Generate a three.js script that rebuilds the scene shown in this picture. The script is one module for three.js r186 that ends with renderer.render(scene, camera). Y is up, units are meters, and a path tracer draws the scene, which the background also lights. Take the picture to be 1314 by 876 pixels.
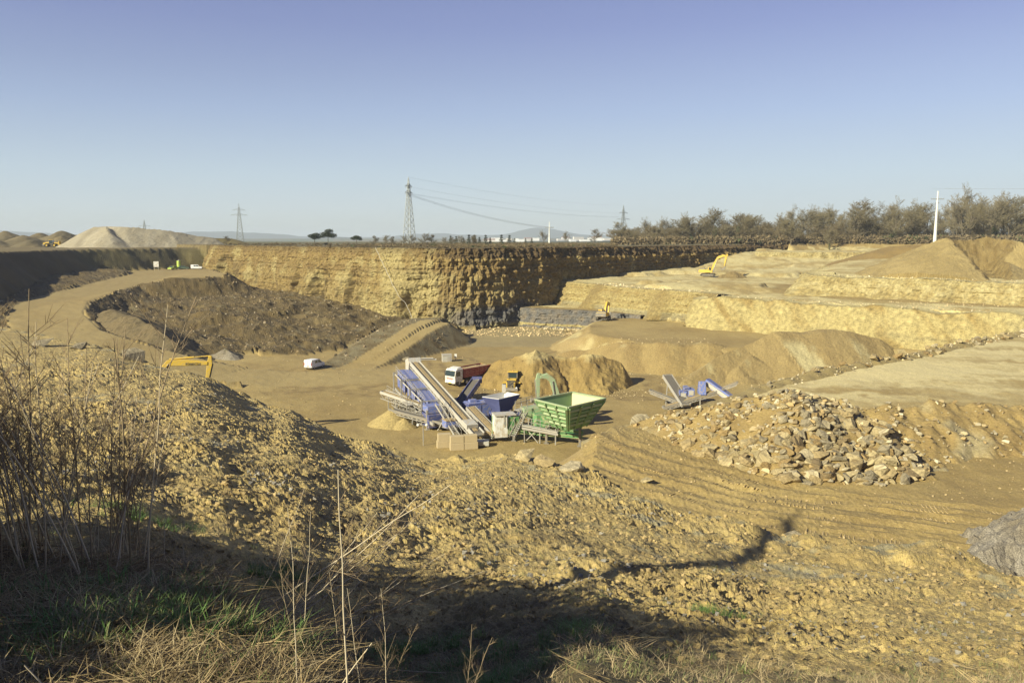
import * as THREE from 'three';
import { ConvexGeometry } from 'three/addons/geometries/ConvexGeometry.js';
import { FontLoader } from 'three/addons/loaders/FontLoader.js';
import { TextGeometry } from 'three/addons/geometries/TextGeometry.js';
import { mergeGeometries } from 'three/addons/utils/BufferGeometryUtils.js';

// ---------- camera, sky, sun, exposure ----------
const scene = new THREE.Scene();
const camera = new THREE.PerspectiveCamera(46.03, 1314 / 876, 0.1, 30000);
camera.position.set(0, 25, 0);
camera.rotation.order = 'YXZ';
camera.rotation.x = -7.296 * Math.PI / 180;

const SUN_AZ = 49.5 * Math.PI / 180, SUN_EL = 28 * Math.PI / 180;   // behind the viewer's left shoulder, low winter sun
const sunDir = new THREE.Vector3(-Math.sin(SUN_AZ) * Math.cos(SUN_EL), Math.sin(SUN_EL), Math.cos(SUN_AZ) * Math.cos(SUN_EL));
{
  const W = 256, Hh = 512, data = new Float32Array(W * Hh * 4);
  // clear winter sky: colour by elevation (degrees), linear
  const stops = [[-90, .17, .15, .11], [-2, .28, .29, .26], [0, .305, .325, .30], [1, .335, .37, .355], [2, .34, .388, .40], [4.2, .315, .382, .43], [8.5, .24, .305, .43], [14, .165, .207, .365], [20, .118, .15, .30], [40, .052, .07, .17], [90, .028, .04, .105]];
  for (let j = 0; j < Hh; j++) {
    const el = ((j + .5) / Hh - .5) * 180;
    let k = 0; while (k < stops.length - 2 && el > stops[k + 1][0]) k++;
    const A = stops[k], B = stops[k + 1], t = Math.min(1, Math.max(0, (el - A[0]) / (B[0] - A[0])));
    for (let i = 0; i < W; i++) {
      const o = (j * W + i) * 4, az = ((i + .5) / W - .5) * 2 * Math.PI, ce = Math.cos(el * Math.PI / 180);
      const cg = Math.cos(az) * ce * sunDir.x + Math.sin(el * Math.PI / 180) * sunDir.y + Math.sin(az) * ce * sunDir.z;   // scattering: palest along and against the sun, deepest at right angles to it
      const k = 1 + .4 * (cg * cg - .42) * Math.min(1, Math.max(0, (el - 1) / 10));
      for (let c = 0; c < 3; c++) data[o + c] = (A[c + 1] + (B[c + 1] - A[c + 1]) * t) * k;
      data[o + 3] = 1;
    }
  }
  const sky = new THREE.DataTexture(data, W, Hh, THREE.RGBAFormat, THREE.FloatType);
  sky.mapping = THREE.EquirectangularReflectionMapping;
  sky.magFilter = THREE.LinearFilter; sky.minFilter = THREE.LinearFilter;
  sky.needsUpdate = true;
  scene.background = sky; scene.environment = sky;
}
const sun = new THREE.DirectionalLight(new THREE.Color().setRGB(1, .93, .70), 5);
sun.position.copy(sunDir).multiplyScalar(400).add(new THREE.Vector3(0, 0, -150));
sun.target.position.set(0, 0, -150);
sun.castShadow = true;
sun.shadow.mapSize.set(4096, 4096);
Object.assign(sun.shadow.camera, { left: -260, right: 260, top: 260, bottom: -260, near: 10, far: 1200 });
scene.add(sun); scene.add(sun.target);
const renderer = new THREE.WebGLRenderer({ antialias: true });
renderer.toneMapping = THREE.LinearToneMapping;
renderer.toneMappingExposure = 1.8;
renderer.shadowMap.enabled = true;
scene.fog = new THREE.FogExp2(new THREE.Color().setRGB(.62, .70, .78), 0.00014);

// ---------- helpers ----------
const PI = Math.PI;
function rng(seed) { let a = seed >>> 0; return () => { a = (a + 0x6D2B79F5) | 0; let t = Math.imul(a ^ (a >>> 15), 1 | a); t = (t + Math.imul(t ^ (t >>> 7), 61 | t)) ^ t; return ((t ^ (t >>> 14)) >>> 0) / 4294967296; }; }
const clamp = (x, a, b) => x < a ? a : x > b ? b : x;
const lerp = (a, b, t) => a + (b - a) * t;
const sst = (a, b, x) => { const t = clamp((x - a) / (b - a), 0, 1); return t * t * (3 - 2 * t); };
function hash2(i, j) { let h = Math.imul(i | 0, 374761393) + Math.imul(j | 0, 668265263) | 0; h = Math.imul(h ^ (h >>> 13), 1274126177); return ((h ^ (h >>> 16)) >>> 0) / 4294967296; }
const GT = new Float32Array(512);
for (let k = 0; k < 256; k++) { const a = hash2(k, 77) * PI * 2; GT[k * 2] = Math.cos(a); GT[k * 2 + 1] = Math.sin(a); }
function gi(i, j) { let h = Math.imul(i, 374761393) + Math.imul(j, 668265263) | 0; h = Math.imul(h ^ (h >>> 13), 1274126177); return ((h ^ (h >>> 16)) & 255) << 1; }
function noise(x, y) {                      // gradient noise, about -0.7 .. 0.7
  const i = Math.floor(x), j = Math.floor(y), fx = x - i, fy = y - j;
  const u = fx * fx * fx * (fx * (fx * 6 - 15) + 10), v = fy * fy * fy * (fy * (fy * 6 - 15) + 10);
  let g = gi(i, j); const a = GT[g] * fx + GT[g + 1] * fy;
  g = gi(i + 1, j); const b = GT[g] * (fx - 1) + GT[g + 1] * fy;
  g = gi(i, j + 1); const c = GT[g] * fx + GT[g + 1] * (fy - 1);
  g = gi(i + 1, j + 1); const d = GT[g] * (fx - 1) + GT[g + 1] * (fy - 1);
  const p = a + (b - a) * u, q = c + (d - c) * u;
  return p + (q - p) * v;
}
function fbm(x, y, o) { let s = 0, a = 1; for (let k = 0; k < o; k++) { s += a * noise(x, y); a *= .5; x = x * 2.03 + 17.1; y = y * 2.03 - 9.7; } return s; }
function ridge(x, y, o) { let s = 0, a = 1; for (let k = 0; k < o; k++) { s += a * (1 - 2.2 * Math.abs(noise(x, y))); a *= .5; x = x * 2.07 + 11.3; y = y * 2.07 + 5.9; } return s; }
function cell(x, y) {                       // worley: [distance to nearest, distance to second, cell id]
  const i = Math.floor(x), j = Math.floor(y); let d1 = 9, d2 = 9, id = 0;
  for (let a = -1; a <= 1; a++) for (let b = -1; b <= 1; b++) {
    const cx = i + a + hash2(i + a, j + b), cy = j + b + hash2(i + a + 91, j + b - 37);
    const d = (cx - x) * (cx - x) + (cy - y) * (cy - y);
    if (d < d1) { d2 = d1; d1 = d; id = hash2(i + a + 7, j + b + 3); } else if (d < d2) d2 = d;
  }
  return [Math.sqrt(d1), Math.sqrt(d2), id];
}
const col = (r, g, b) => new THREE.Color().setRGB(r, g, b);
const mixc = (A, B, t) => [A[0] + (B[0] - A[0]) * t, A[1] + (B[1] - A[1]) * t, A[2] + (B[2] - A[2]) * t];

const taken = {};
function numbered(n) { const k = taken[n] = (taken[n] ?? -1) + 1; return k ? n + '_' + String(k).padStart(3, '0') : n; }
function meta(o, label, category, group, kind) {
  if (label) o.userData.label = label; if (category) o.userData.category = category;
  if (group) o.userData.group = group; if (kind) o.userData.kind = kind; return o;
}
function thing(name, label, category, x, y, d, turn = 0, group) {
  const o = new THREE.Group(); o.name = numbered(name); o.position.set(x, y, -d); o.rotation.y = turn; scene.add(o);
  return meta(o, label, category, group);
}
function norm(g) { const h = g.index ? g.toNonIndexed() : g; for (const k of Object.keys(h.attributes)) if (!['position', 'normal', 'uv'].includes(k)) h.deleteAttribute(k); if (!h.attributes.normal) h.computeVertexNormals(); if (!h.attributes.uv) h.setAttribute('uv', new THREE.BufferAttribute(new Float32Array(h.attributes.position.count * 2), 2)); return h; }
function merge(list) { return list.length === 1 ? norm(list[0]) : mergeGeometries(list.map(norm)); }
function part(name, geos, mat, parent, label) {
  const m = new THREE.Mesh(Array.isArray(geos) ? merge(geos) : geos, mat); m.name = parent ? name : numbered(name);
  m.castShadow = m.receiveShadow = true; (parent || scene).add(m); if (label) m.userData.label = label; return m;
}
const V = (x, y, z) => new THREE.Vector3(x, y, z);
function box(w, h, l, x = 0, y = 0, z = 0, rx = 0, ry = 0, rz = 0) { const g = new THREE.BoxGeometry(w, h, l); if (rx) g.rotateX(rx); if (rz) g.rotateZ(rz); if (ry) g.rotateY(ry); g.translate(x, y, z); return g; }
function along(g, a, b) { const d = V(b[0] - a[0], b[1] - a[1], b[2] - a[2]); const q = new THREE.Quaternion().setFromUnitVectors(V(0, 1, 0), d.clone().normalize()); g.applyQuaternion(q); g.translate((a[0] + b[0]) / 2, (a[1] + b[1]) / 2, (a[2] + b[2]) / 2); return g; }
const dist3 = (a, b) => Math.hypot(b[0] - a[0], b[1] - a[1], b[2] - a[2]);
function rod(a, b, r, n = 6, r2 = r) { return along(new THREE.CylinderGeometry(r2, r, dist3(a, b), n), a, b); }
function beam(a, b, w, h = w) {             // rectangular bar from a to b; w across, h in the vertical plane
  const A = V(...a), B = V(...b), L = A.distanceTo(B), g = new THREE.BoxGeometry(w, h, L);
  const m = new THREE.Matrix4().lookAt(B, A, Math.abs(B.y - A.y) > .98 * L ? V(1, 0, 0) : V(0, 1, 0)); g.applyMatrix4(m); g.translate((a[0] + b[0]) / 2, (a[1] + b[1]) / 2, (a[2] + b[2]) / 2); return g;
}
function prism(pts, w, x = 0) {             // outline in (z, y), extruded across x, centred at x
  const s = new THREE.Shape(pts.map(p => new THREE.Vector2(p[0], p[1])));
  const b = Math.min(.04, w * .1), g = new THREE.ExtrudeGeometry(s, { depth: w - 2 * b, bevelEnabled: true, bevelThickness: b, bevelSize: b, bevelOffset: -b, bevelSegments: 1, curveSegments: 4 });
  g.translate(0, 0, -w / 2 + b); g.rotateY(-PI / 2); g.translate(x, 0, 0); return g;
}
function quadsheet(a, b, c, d, t = .03) {   // a thin plate through four corners, with thickness
  const n = V(b[0] - a[0], b[1] - a[1], b[2] - a[2]).cross(V(d[0] - a[0], d[1] - a[1], d[2] - a[2])).normalize().multiplyScalar(t / 2);
  const P = []; for (const s of [1, -1]) for (const p of [a, b, c, d]) P.push([p[0] + n.x * s, p[1] + n.y * s, p[2] + n.z * s]);
  const F = [[0, 1, 2, 3], [7, 6, 5, 4], [0, 4, 5, 1], [1, 5, 6, 2], [2, 6, 7, 3], [3, 7, 4, 0]], v = [];
  for (const f of F) for (const k of [0, 1, 2, 0, 2, 3]) v.push(...P[f[k]]);
  const g = new THREE.BufferGeometry(); g.setAttribute('position', new THREE.Float32BufferAttribute(v, 3)); g.computeVertexNormals(); return g;
}
// noise textures: what the surface is made of
function noiseTex(size, fn, srgb = true) {
  const data = new Uint8Array(size * size * 4);
  for (let j = 0; j < size; j++) for (let i = 0; i < size; i++) { const c = fn(i / size, j / size), o = (j * size + i) * 4; data[o] = clamp(c[0] * 255, 0, 255); data[o + 1] = clamp(c[1] * 255, 0, 255); data[o + 2] = clamp(c[2] * 255, 0, 255); data[o + 3] = 255; }
  const t = new THREE.DataTexture(data, size, size); t.wrapS = t.wrapT = THREE.RepeatWrapping; t.magFilter = THREE.LinearFilter; t.minFilter = THREE.LinearMipmapLinearFilter; t.generateMipmaps = true; if (srgb) t.colorSpace = THREE.SRGBColorSpace; t.needsUpdate = true; return t;
}
function tfbm(u, v, f, o, sd) {             // tiling noise on the unit square
  let s = 0, a = 1; for (let k = 0; k < o; k++) {
    const F = f << k, x = u * F, y = v * F, w = (i, j) => { const q = gi(((i % F) + F) % F + sd * 131 + k * 17, ((j % F) + F) % F - sd * 57); return q; };
    const i = Math.floor(x), j = Math.floor(y), fx = x - i, fy = y - j, uu = fx * fx * (3 - 2 * fx), vv = fy * fy * (3 - 2 * fy);
    let g = w(i, j); const A = GT[g] * fx + GT[g + 1] * fy; g = w(i + 1, j); const B = GT[g] * (fx - 1) + GT[g + 1] * fy;
    g = w(i, j + 1); const C = GT[g] * fx + GT[g + 1] * (fy - 1); g = w(i + 1, j + 1); const D = GT[g] * (fx - 1) + GT[g + 1] * (fy - 1);
    const p = A + (B - A) * uu, r = C + (D - C) * uu; s += a * (p + (r - p) * vv); a *= .6;
  } return s;
}
const soilMap = noiseTex(1024, (u, v) => { const n = tfbm(u, v, 16, 5, 1), m = tfbm(u, v, 40, 4, 2), g = tfbm(u, v, 150, 2, 3); const k = .86 + n * .09 + m * .12 + g * .16; return [k, k * (.985 + m * .03), k * (.96 + n * .06)]; });
const soilBump = noiseTex(1024, (u, v) => { const n = tfbm(u, v, 20, 5, 4), g = Math.abs(tfbm(u, v, 40, 3, 5)); const k = .5 + n * .28 + g * .35; return [k, k, k]; }, false);
const gravelMap = noiseTex(512, (u, v) => { const n = tfbm(u, v, 14, 4, 6), m = tfbm(u, v, 60, 2, 7), g = tfbm(u, v, 110, 2, 8); const k = .82 + n * .1 + m * .22 + g * .28; return [k, k * .99, k * .97]; });
const gravelBump = noiseTex(512, (u, v) => { const g = tfbm(u, v, 50, 3, 9); const k = .5 + g * .6; return [k, k, k]; }, false);
function soilMat(map, bump, bs, rough = .96, flat = false) { return new THREE.MeshStandardMaterial({ flatShading: flat, vertexColors: true, map, bumpMap: bump, bumpScale: bs, roughness: rough, metalness: 0 }); }
const hue = c => c[2] / c[0] < .6 ? [c[0], c[1] * 1.045, c[2] * .87] : c;
const plain = (r, g, b, rough = .6, metal = 0) => new THREE.MeshStandardMaterial({ color: col(r, g, b), roughness: rough, metalness: metal });

// ---------- terrain ----------
// plan coordinates: x to the right, d forward from the camera (world z = -d), y up; pit floor at y = 0
function segInfo(x, d, P) {                 // nearest point on an open polyline: [distance, signed side, height at that point (3rd entry), arc length]
  let best = 1e9, side = 0, hh = 0, arc = 0, acc = 0;
  for (let k = 0; k < P.length - 1; k++) {
    const a = P[k], b = P[k + 1], vx = b[0] - a[0], vd = b[1] - a[1], L2 = vx * vx + vd * vd, L = Math.sqrt(L2);
    const t = clamp(((x - a[0]) * vx + (d - a[1]) * vd) / L2, 0, 1), qx = x - a[0] - vx * t, qd = d - a[1] - vd * t, q = qx * qx + qd * qd;
    if (q < best) { best = q; side = vx * qd - vd * qx; hh = (a[2] ?? 0) + ((b[2] ?? 0) - (a[2] ?? 0)) * t; arc = acc + L * t; }
    acc += L;
  }
  return [Math.sqrt(best), side, hh, arc];
}
function inPoly(x, d, P) { let c = false; for (let i = 0, j = P.length - 1; i < P.length; j = i++) { const a = P[i], b = P[j]; if ((a[1] > d) !== (b[1] > d) && x < (b[0] - a[0]) * (d - a[1]) / (b[1] - a[1]) + a[0]) c = !c; } return c; }
function sdPoly(x, d, P) {                  // negative inside
  let best = 1e18; for (let i = 0, j = P.length - 1; i < P.length; j = i++) { const a = P[j], b = P[i], vx = b[0] - a[0], vd = b[1] - a[1]; const t = clamp(((x - a[0]) * vx + (d - a[1]) * vd) / (vx * vx + vd * vd), 0, 1), qx = x - a[0] - vx * t, qd = d - a[1] - vd * t, q = qx * qx + qd * qd; if (q < best) best = q; }
  const s = Math.sqrt(best); return inPoly(x, d, P) ? -s : s;
}
const WALL = [[-131, 350], [-126, 338], [-120, 326], [-106, 311], [-90, 293], [-72, 273], [-54, 254], [-40, 238.5], [-31, 230], [-23, 225], [-15, 223.5], [-6, 227], [5, 236.5], [20, 254], [35, 272], [50, 290], [66, 309], [82, 328], [97, 346], [112, 364], [130, 378], [150, 384]];
const PLATEAU = [...WALL, [200, 362], [290, 310], [900, 280], [16000, 200], [16000, 16000], [-16000, 16000], [-16000, 420], [-400, 420], [-180, 400]];
const LEFTBANK = [[-160, -20], [-142, 60], [-137, 130], [-141, 200], [-157, 248], [-163, 300], [-146, 352], [-131, 362], [-180, 420], [-16000, 420], [-16000, -20]];
const TIER_M = [[12, 250], [24, 233], [33, 213], [41, 204], [45, 196], [46, 190], [56, 177], [66, 168.5], [75.6, 156.8], [86.5, 146.5], [93, 138], [200, 138], [200, 420], [118, 420]];
const TIER_U = [[130, 300], [104, 262], [86, 230], [74, 202], [75, 193], [84, 183], [93, 173], [103, 164], [118, 152], [150, 142], [260, 140], [260, 400], [160, 400]];
const LEDGE = [[1, 233], [10, 225], [19, 221.5], [27, 214.5], [34, 206], [47, 192], [46, 200], [34, 216], [24, 236], [12, 252], [0, 242]];
const FLOOR2 = [[26, 209], [19, 196], [16, 184], [18, 172], [27, 157], [40, 151], [62, 150], [95, 146], [95, 170], [60, 215], [40, 212]];
const BENCH = [[6, 58], [9, 66], [14.3, 71.5], [23.6, 79.1], [32.4, 85.9], [46.9, 96.9], [63.4, 111.2], [80, 124.8], [93, 139], [260, 160], [260, 10], [30, 14], [14, 26], [4, 42]];
const ROAD = [[-150, 330, 12.6], [-133, 301, 12.3], [-126, 262, 11.2], [-121, 228, 10], [-116, 203, 9], [-108, 185, 7.6], [-95, 167, 5.8], [-81, 156, 4.1], [-66, 147.5, 2.4], [-52, 143, .6], [-40, 142, 0], [-20, 146, 0]];
const DUMP = [[-140, 330], [-132, 285], [-126, 256], [-112, 252], [-99, 258], [-95, 268], [-104, 290], [-118, 316], [-124, 332]];
const RAMP = [[-31, 150, 0], [-29, 158, .3], [-25, 172, 2.2], [-21.5, 186, 4], [-19, 194, 4.6]];
// foreground bank, in columns of x/d: [distance, height] ... last entry is the crest
const BANK = [
  [-2.0, [[0, 23.3], [4, 22.7], [7, 22.0], [12, 20.2], [40, 17], [110, 12.6]], 110],
  [-0.66, [[0, 23.3], [4.3, 22.5], [7.2, 22.0], [9.5, 20.6], [13, 19.7], [24, 18.4], [60, 14.9], [100, 13], [118, 12.3]], 118],
  [-0.52, [[0, 23.3], [4.3, 22.5], [7.0, 22.0], [9.2, 20.4], [13, 19.4], [22, 18.3], [48, 15.6], [80, 13.4], [92, 12.7]], 92],
  [-0.41, [[0, 23.3], [4.3, 22.5], [6.8, 22.0], [9.0, 20.2], [13, 18.9], [19, 18.0], [34, 16.6], [58, 14.1], [76, 12.2]], 76],
  [-0.3, [[0, 23.3], [4.3, 22.5], [6.0, 21.9], [8.5, 19.8], [13, 18.5], [19, 17.5], [34, 15.6], [56, 12.3], [68, 10.6]], 68],
  [-0.19, [[0, 23.3], [4.3, 22.3], [5.4, 21.7], [8.5, 19.4], [13, 18.0], [20, 16.7], [34, 14.5], [52, 10.9], [60, 9.3]], 60],
  [-0.11, [[0, 23.3], [4.2, 22.2], [5.2, 21.6], [9, 19.2], [14, 17.7], [20, 16.4], [34, 13.8], [50, 10.1], [57, 8.9]], 57],
  [0, [[0, 23.3], [4.2, 22.1], [6, 21.1], [10, 19.2], [20, 16.2], [34, 13.2], [48, 10.8], [56, 9.7]], 56],
  [.10, [[0, 23.3], [5, 21.9], [10, 19.6], [20, 16.3], [32, 13.0], [44, 10.9], [50, 10.2]], 50],
  [.22, [[0, 23.3], [5, 21.9], [10, 19.5], [20, 15.9], [30, 12.9], [38, 11.1], [41, 10.5]], 41],
  [.34, [[0, 23.3], [5, 21.9], [10, 19.4], [18, 16.1], [26, 13.4], [34, 11.2], [37, 11.0]], 36.5],
  [.48, [[0, 23.3], [5, 21.9], [10, 19.3], [18, 15.9], [25, 13.6], [31, 11.9], [34, 11.6]], 34],
  [.58, [[0, 23.3], [5, 21.9], [10, 19.3], [17, 16.2], [24, 13.8], [30, 12.0], [33, 11.7]], 33],
  [.68, [[0, 23.3], [5, 21.9], [10, 19.3], [17, 16.2], [24, 13.6], [28, 12.1], [30, 11.5]], 30],
  [2.0, [[0, 23.3], [5, 21.9], [10, 19.3], [17, 15.2], [24, 12.4], [26, 11.5]], 26]];
function colH(c, r) { const L = c[1]; let k = 0; while (k < L.length - 2 && r > L[k + 1][0]) k++; const a = L[k], b = L[k + 1], t = (r - a[0]) / (b[0] - a[0]); return lerp(a[1], b[1], t); }
function bankInfo(x, d) {                    // [height of bank surface, distance past the crest, height at the crest]
  if (d <= .5) { const r = Math.hypot(x, d); return [23.3 - .02 * r + (d < -3 ? Math.min(1, (-3 - d) * .05) : 0) - Math.max(0, Math.abs(x) - 3) * .03, -50, 0]; }
  const a = x / d; let k = 0; while (k < BANK.length - 2 && a > BANK[k + 1][0]) k++;
  const A = BANK[k], B = BANK[k + 1], t = clamp((a - A[0]) / (B[0] - A[0]), 0, 1), u = t * t * (3 - 2 * t) * .6 + t * .4;
  const dc = lerp(A[2], B[2], u) + 1.6 * noise(x * .21 + 3, d * .05) + .7 * noise(x * .8, 7.7);
  return [lerp(colH(A, Math.min(d, dc)), colH(B, Math.min(d, dc)), u), d - dc, 0];
}
const PUDDLE = [[22, 37.5], [24, 35]];
const benchDrop = (x, d) => 1.0 * sst(28, 15, x) * sst(61, 70, d);
// macro height and zone
let ZONE = 0, ZD = 0;
const Z = { bank: 0, floor: 1, road: 2, bench: 3, dump: 4, plateau: 5, tier: 6, leftbank: 7, gravel: 8, ramp: 9 };
function macro(x, d) {
  let h = 0, z = Z.floor; ZD = 0;
  if (d > 20 && d < 600) {
    if (d > 120) h = .25 * fbm(x * .03, d * .03, 2);
    // lower working floor of tipped gravel
    if (x > -20 && d > 120) { const s = sdPoly(x, d, FLOOR2) + 2.2 * fbm(x * .09, d * .09, 3); const g = 4.4 - .62 * Math.max(0, s); if (g > h) { h = g; z = s > 0 ? Z.gravel : Z.floor; } }
    if (x < -10 && d > 110) {
      const r = segInfo(x, d, ROAD), side = r[1];       // side > 0: to the left of the direction of travel (towards the floor: inner side)
      const w = 7.5, out = r[0] - w;
      let g = out < 0 ? r[2] : side > 0 ? r[2] - out * .5 : r[2] + Math.min(1.2, out * .1) * sst(0, 3, out);
      if (side <= 0 && d < 175) g = r[2] - Math.max(0, out) * .2;
      if (g > h + .02) { h = g; z = out < .6 ? Z.road : Z.dump; ZD = out; } else if (out < 0) { z = Z.road; ZD = out; }
      const s = sdPoly(x, d, DUMP) + 2.5 * fbm(x * .05, d * .05, 3), so = Math.max(0, s);
      let q = Math.max(12.7 - .58 * so, (7.6 - .07 * so) * sst(125, 60, so) - .8 * sst(0, 1, (so - 60) / 60));
      const edge = segInfo(x, d, ROAD)[0];
      if (so > 10) q += (1.8 * fbm(x * .06, d * .06, 4) + .6 * ridge(x * .11, d * .11, 3) - .3) * sst(8, 30, so) * sst(130, 80, so);
      if (out < 4 && side <= 0) q = 0; else q = lerp(Math.min(q, r[2]), q, sst(0, 10, out));
      if (q > h + .05) { h = q; z = s < 0 ? Z.road : Z.dump; }
      // ramp of tipped rock with a track on it
      const m = segInfo(x, d, RAMP); let e = m[2] - .68 * Math.max(0, m[0] - 3.6); if (m[1] > 0) e = Math.max(e, m[2] * 1.12 - .55 * Math.max(0, m[0] - 9));
      if (e > h) { h = e; z = m[0] < 3.6 ? Z.road : Z.ramp; ZD = m[1]; }
      const lb = sdPoly(x, d, LEFTBANK) + 1.5 * fbm(x * .04, d * .04, 3); const b2 = 21 - .88 * Math.max(0, lb); if (b2 > h) { h = b2; z = lb < 0 ? Z.plateau : Z.leftbank; }
    }
    if (x > -2) {
      if (sdPoly(x, d, LEDGE) < -1 && 5.2 > h) { h = 5.2 + .3 * fbm(x * .1, d * .1, 3); z = Z.tier; }
      let s = sdPoly(x, d, TIER_M); if (s < -1.5) { const g = 11.6 - .35 * sst(-7, -2, s) + 1.1 * sst(.02, .1, fbm(x * .022 + 4, d * .03, 3)) * sst(200, 214, d) + .25 * fbm(x * .15, d * .15, 3) + .012 * Math.max(0, d - 200) + .4 * fbm(x * .03, d * .03, 3) + 6 * sst(285, 350, d) * sst(40, 100, x); if (g > h) { h = g; z = Z.tier; } }
      s = sdPoly(x, d, TIER_U); if (s < -1.5) { const g = 16.2 - .35 * sst(-7, -2, s) + .5 * fbm(x * .03, d * .03, 3) + .02 * Math.max(0, d - 200); if (g > h) { h = g; z = Z.tier; } }
      s = sdPoly(x, d, BENCH) + .9 * fbm(x * .12, d * .12, 3); { const g = 10 - benchDrop(x, d) - .8 * Math.max(0, s) + .12 * fbm(x * .08, d * .08, 3) + sst(60, 72, d) * .4 * sst(20, 40, x); if (g > h) { h = g; z = s < 1 ? Z.bench : Z.gravel; } }
    }
  }
  // plateau and the country beyond
  { const s = inPoly(x, d, PLATEAU) ? -1 : 1;
    if (s < 0) { const w = segInfo(x, d, WALL); let e = 22.2 + .8 * sst(40, 200, x) + .35 * fbm(x * .02, d * .02, 2); if (d > 600) e -= 12 * sst(600, 2600, d) - 14 * sst(2800, 4600, d); if (w[0] > 2.6 || x > 151) { h = Math.max(h, e); z = Z.plateau; } }
    else if (x > 128 && d > 250) { const q = sdPoly(x, d, PLATEAU), e = 22.8 - .34 * q + .6 * fbm(x * .06, d * .06, 3); if (e > h) { h = e; z = Z.gravel; } }
    else if (d >= 600) { h = 22 - 12 * sst(600, 2600, d) + 14 * sst(2800, 4600, d); z = Z.plateau; } }
  // the bank the viewer stands on
  { const b = bankInfo(x, d); ZD = b[1];
    if (b[1] <= 0) { if (b[0] > h - .3) { h = Math.max(h, b[0]); z = Z.bank; } }
    else { const e = b[0] - (x > 6 ? .75 : .95) * b[1]; if (e > h) { h = e; z = Z.bank; } } }
  if (x < -30 && x > -60 && d > 80 && d < 115) { const e = 5.4 - .8 * Math.max(0, Math.max(Math.abs(x + 43) - 6, Math.abs(d - 96) - 4)); if (e > h) { h = e; z = Z.bank; ZD = 9; } }
  ZONE = z; return h;
}
// fine relief by zone
function tracks(x, d) { x += .9 * noise(x * .11, d * .11); d += .7 * noise(x * .13 + 5, d * .09);                      // wheel ruts pressed into the haul surface between the bank and the rubble
  let r = 0; for (const T of RUTS) { const s = segInfo(x, d, T); if (s[0] < 1.6) { const q = s[0]; r -= T.depth * Math.exp(-q * q / .12) - T.depth * .7 * Math.exp(-(q - .75) * (q - .75) / .06); } } return r;
}
const FLOORTRACKS = [[[-80, 152], [-56, 141], [-34, 146], [-26, 162]], [[-44, 150], [-30, 140], [-8, 132], [8, 122]], [[-38, 128], [-24, 136], [-14, 150], [-16, 170]], [[12, 122], [24, 132], [26, 142], [8, 150]], [[-70, 149], [-45, 143], [-20, 140], [-4, 150], [-10, 168], [-25, 176]], [[-50, 146], [-28, 158]], [[-48, 140], [-20, 128], [2, 122], [25, 126], [34, 118]], [[-30, 134], [-14, 126], [4, 132]], [[-24, 150], [-5, 144], [-2, 160], [8, 176], [20, 192]]];
const RUTS = [[[2, 62], [4, 55], [8, 49], [13, 44], [18, 41], [26, 38], [40, 37]], [[4, 64], [6, 56.5], [10, 50.4], [14.5, 46], [19, 43], [27, 40], [40, 39]], [[7, 66], [8, 59], [11.5, 52.5], [15.5, 48], [20, 45], [28, 42.5], [40, 42]], [[0, 58], [3, 52], [7, 46.5], [11.5, 42], [16, 39.5], [24, 36]], [[5.5, 65], [6.2, 58], [10, 51.8], [13, 47.5], [17.5, 44.6], [24, 42.8]]];
RUTS.forEach((r, i) => { r.depth = [.10, .08, .07, .07, .09][i]; });
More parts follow.
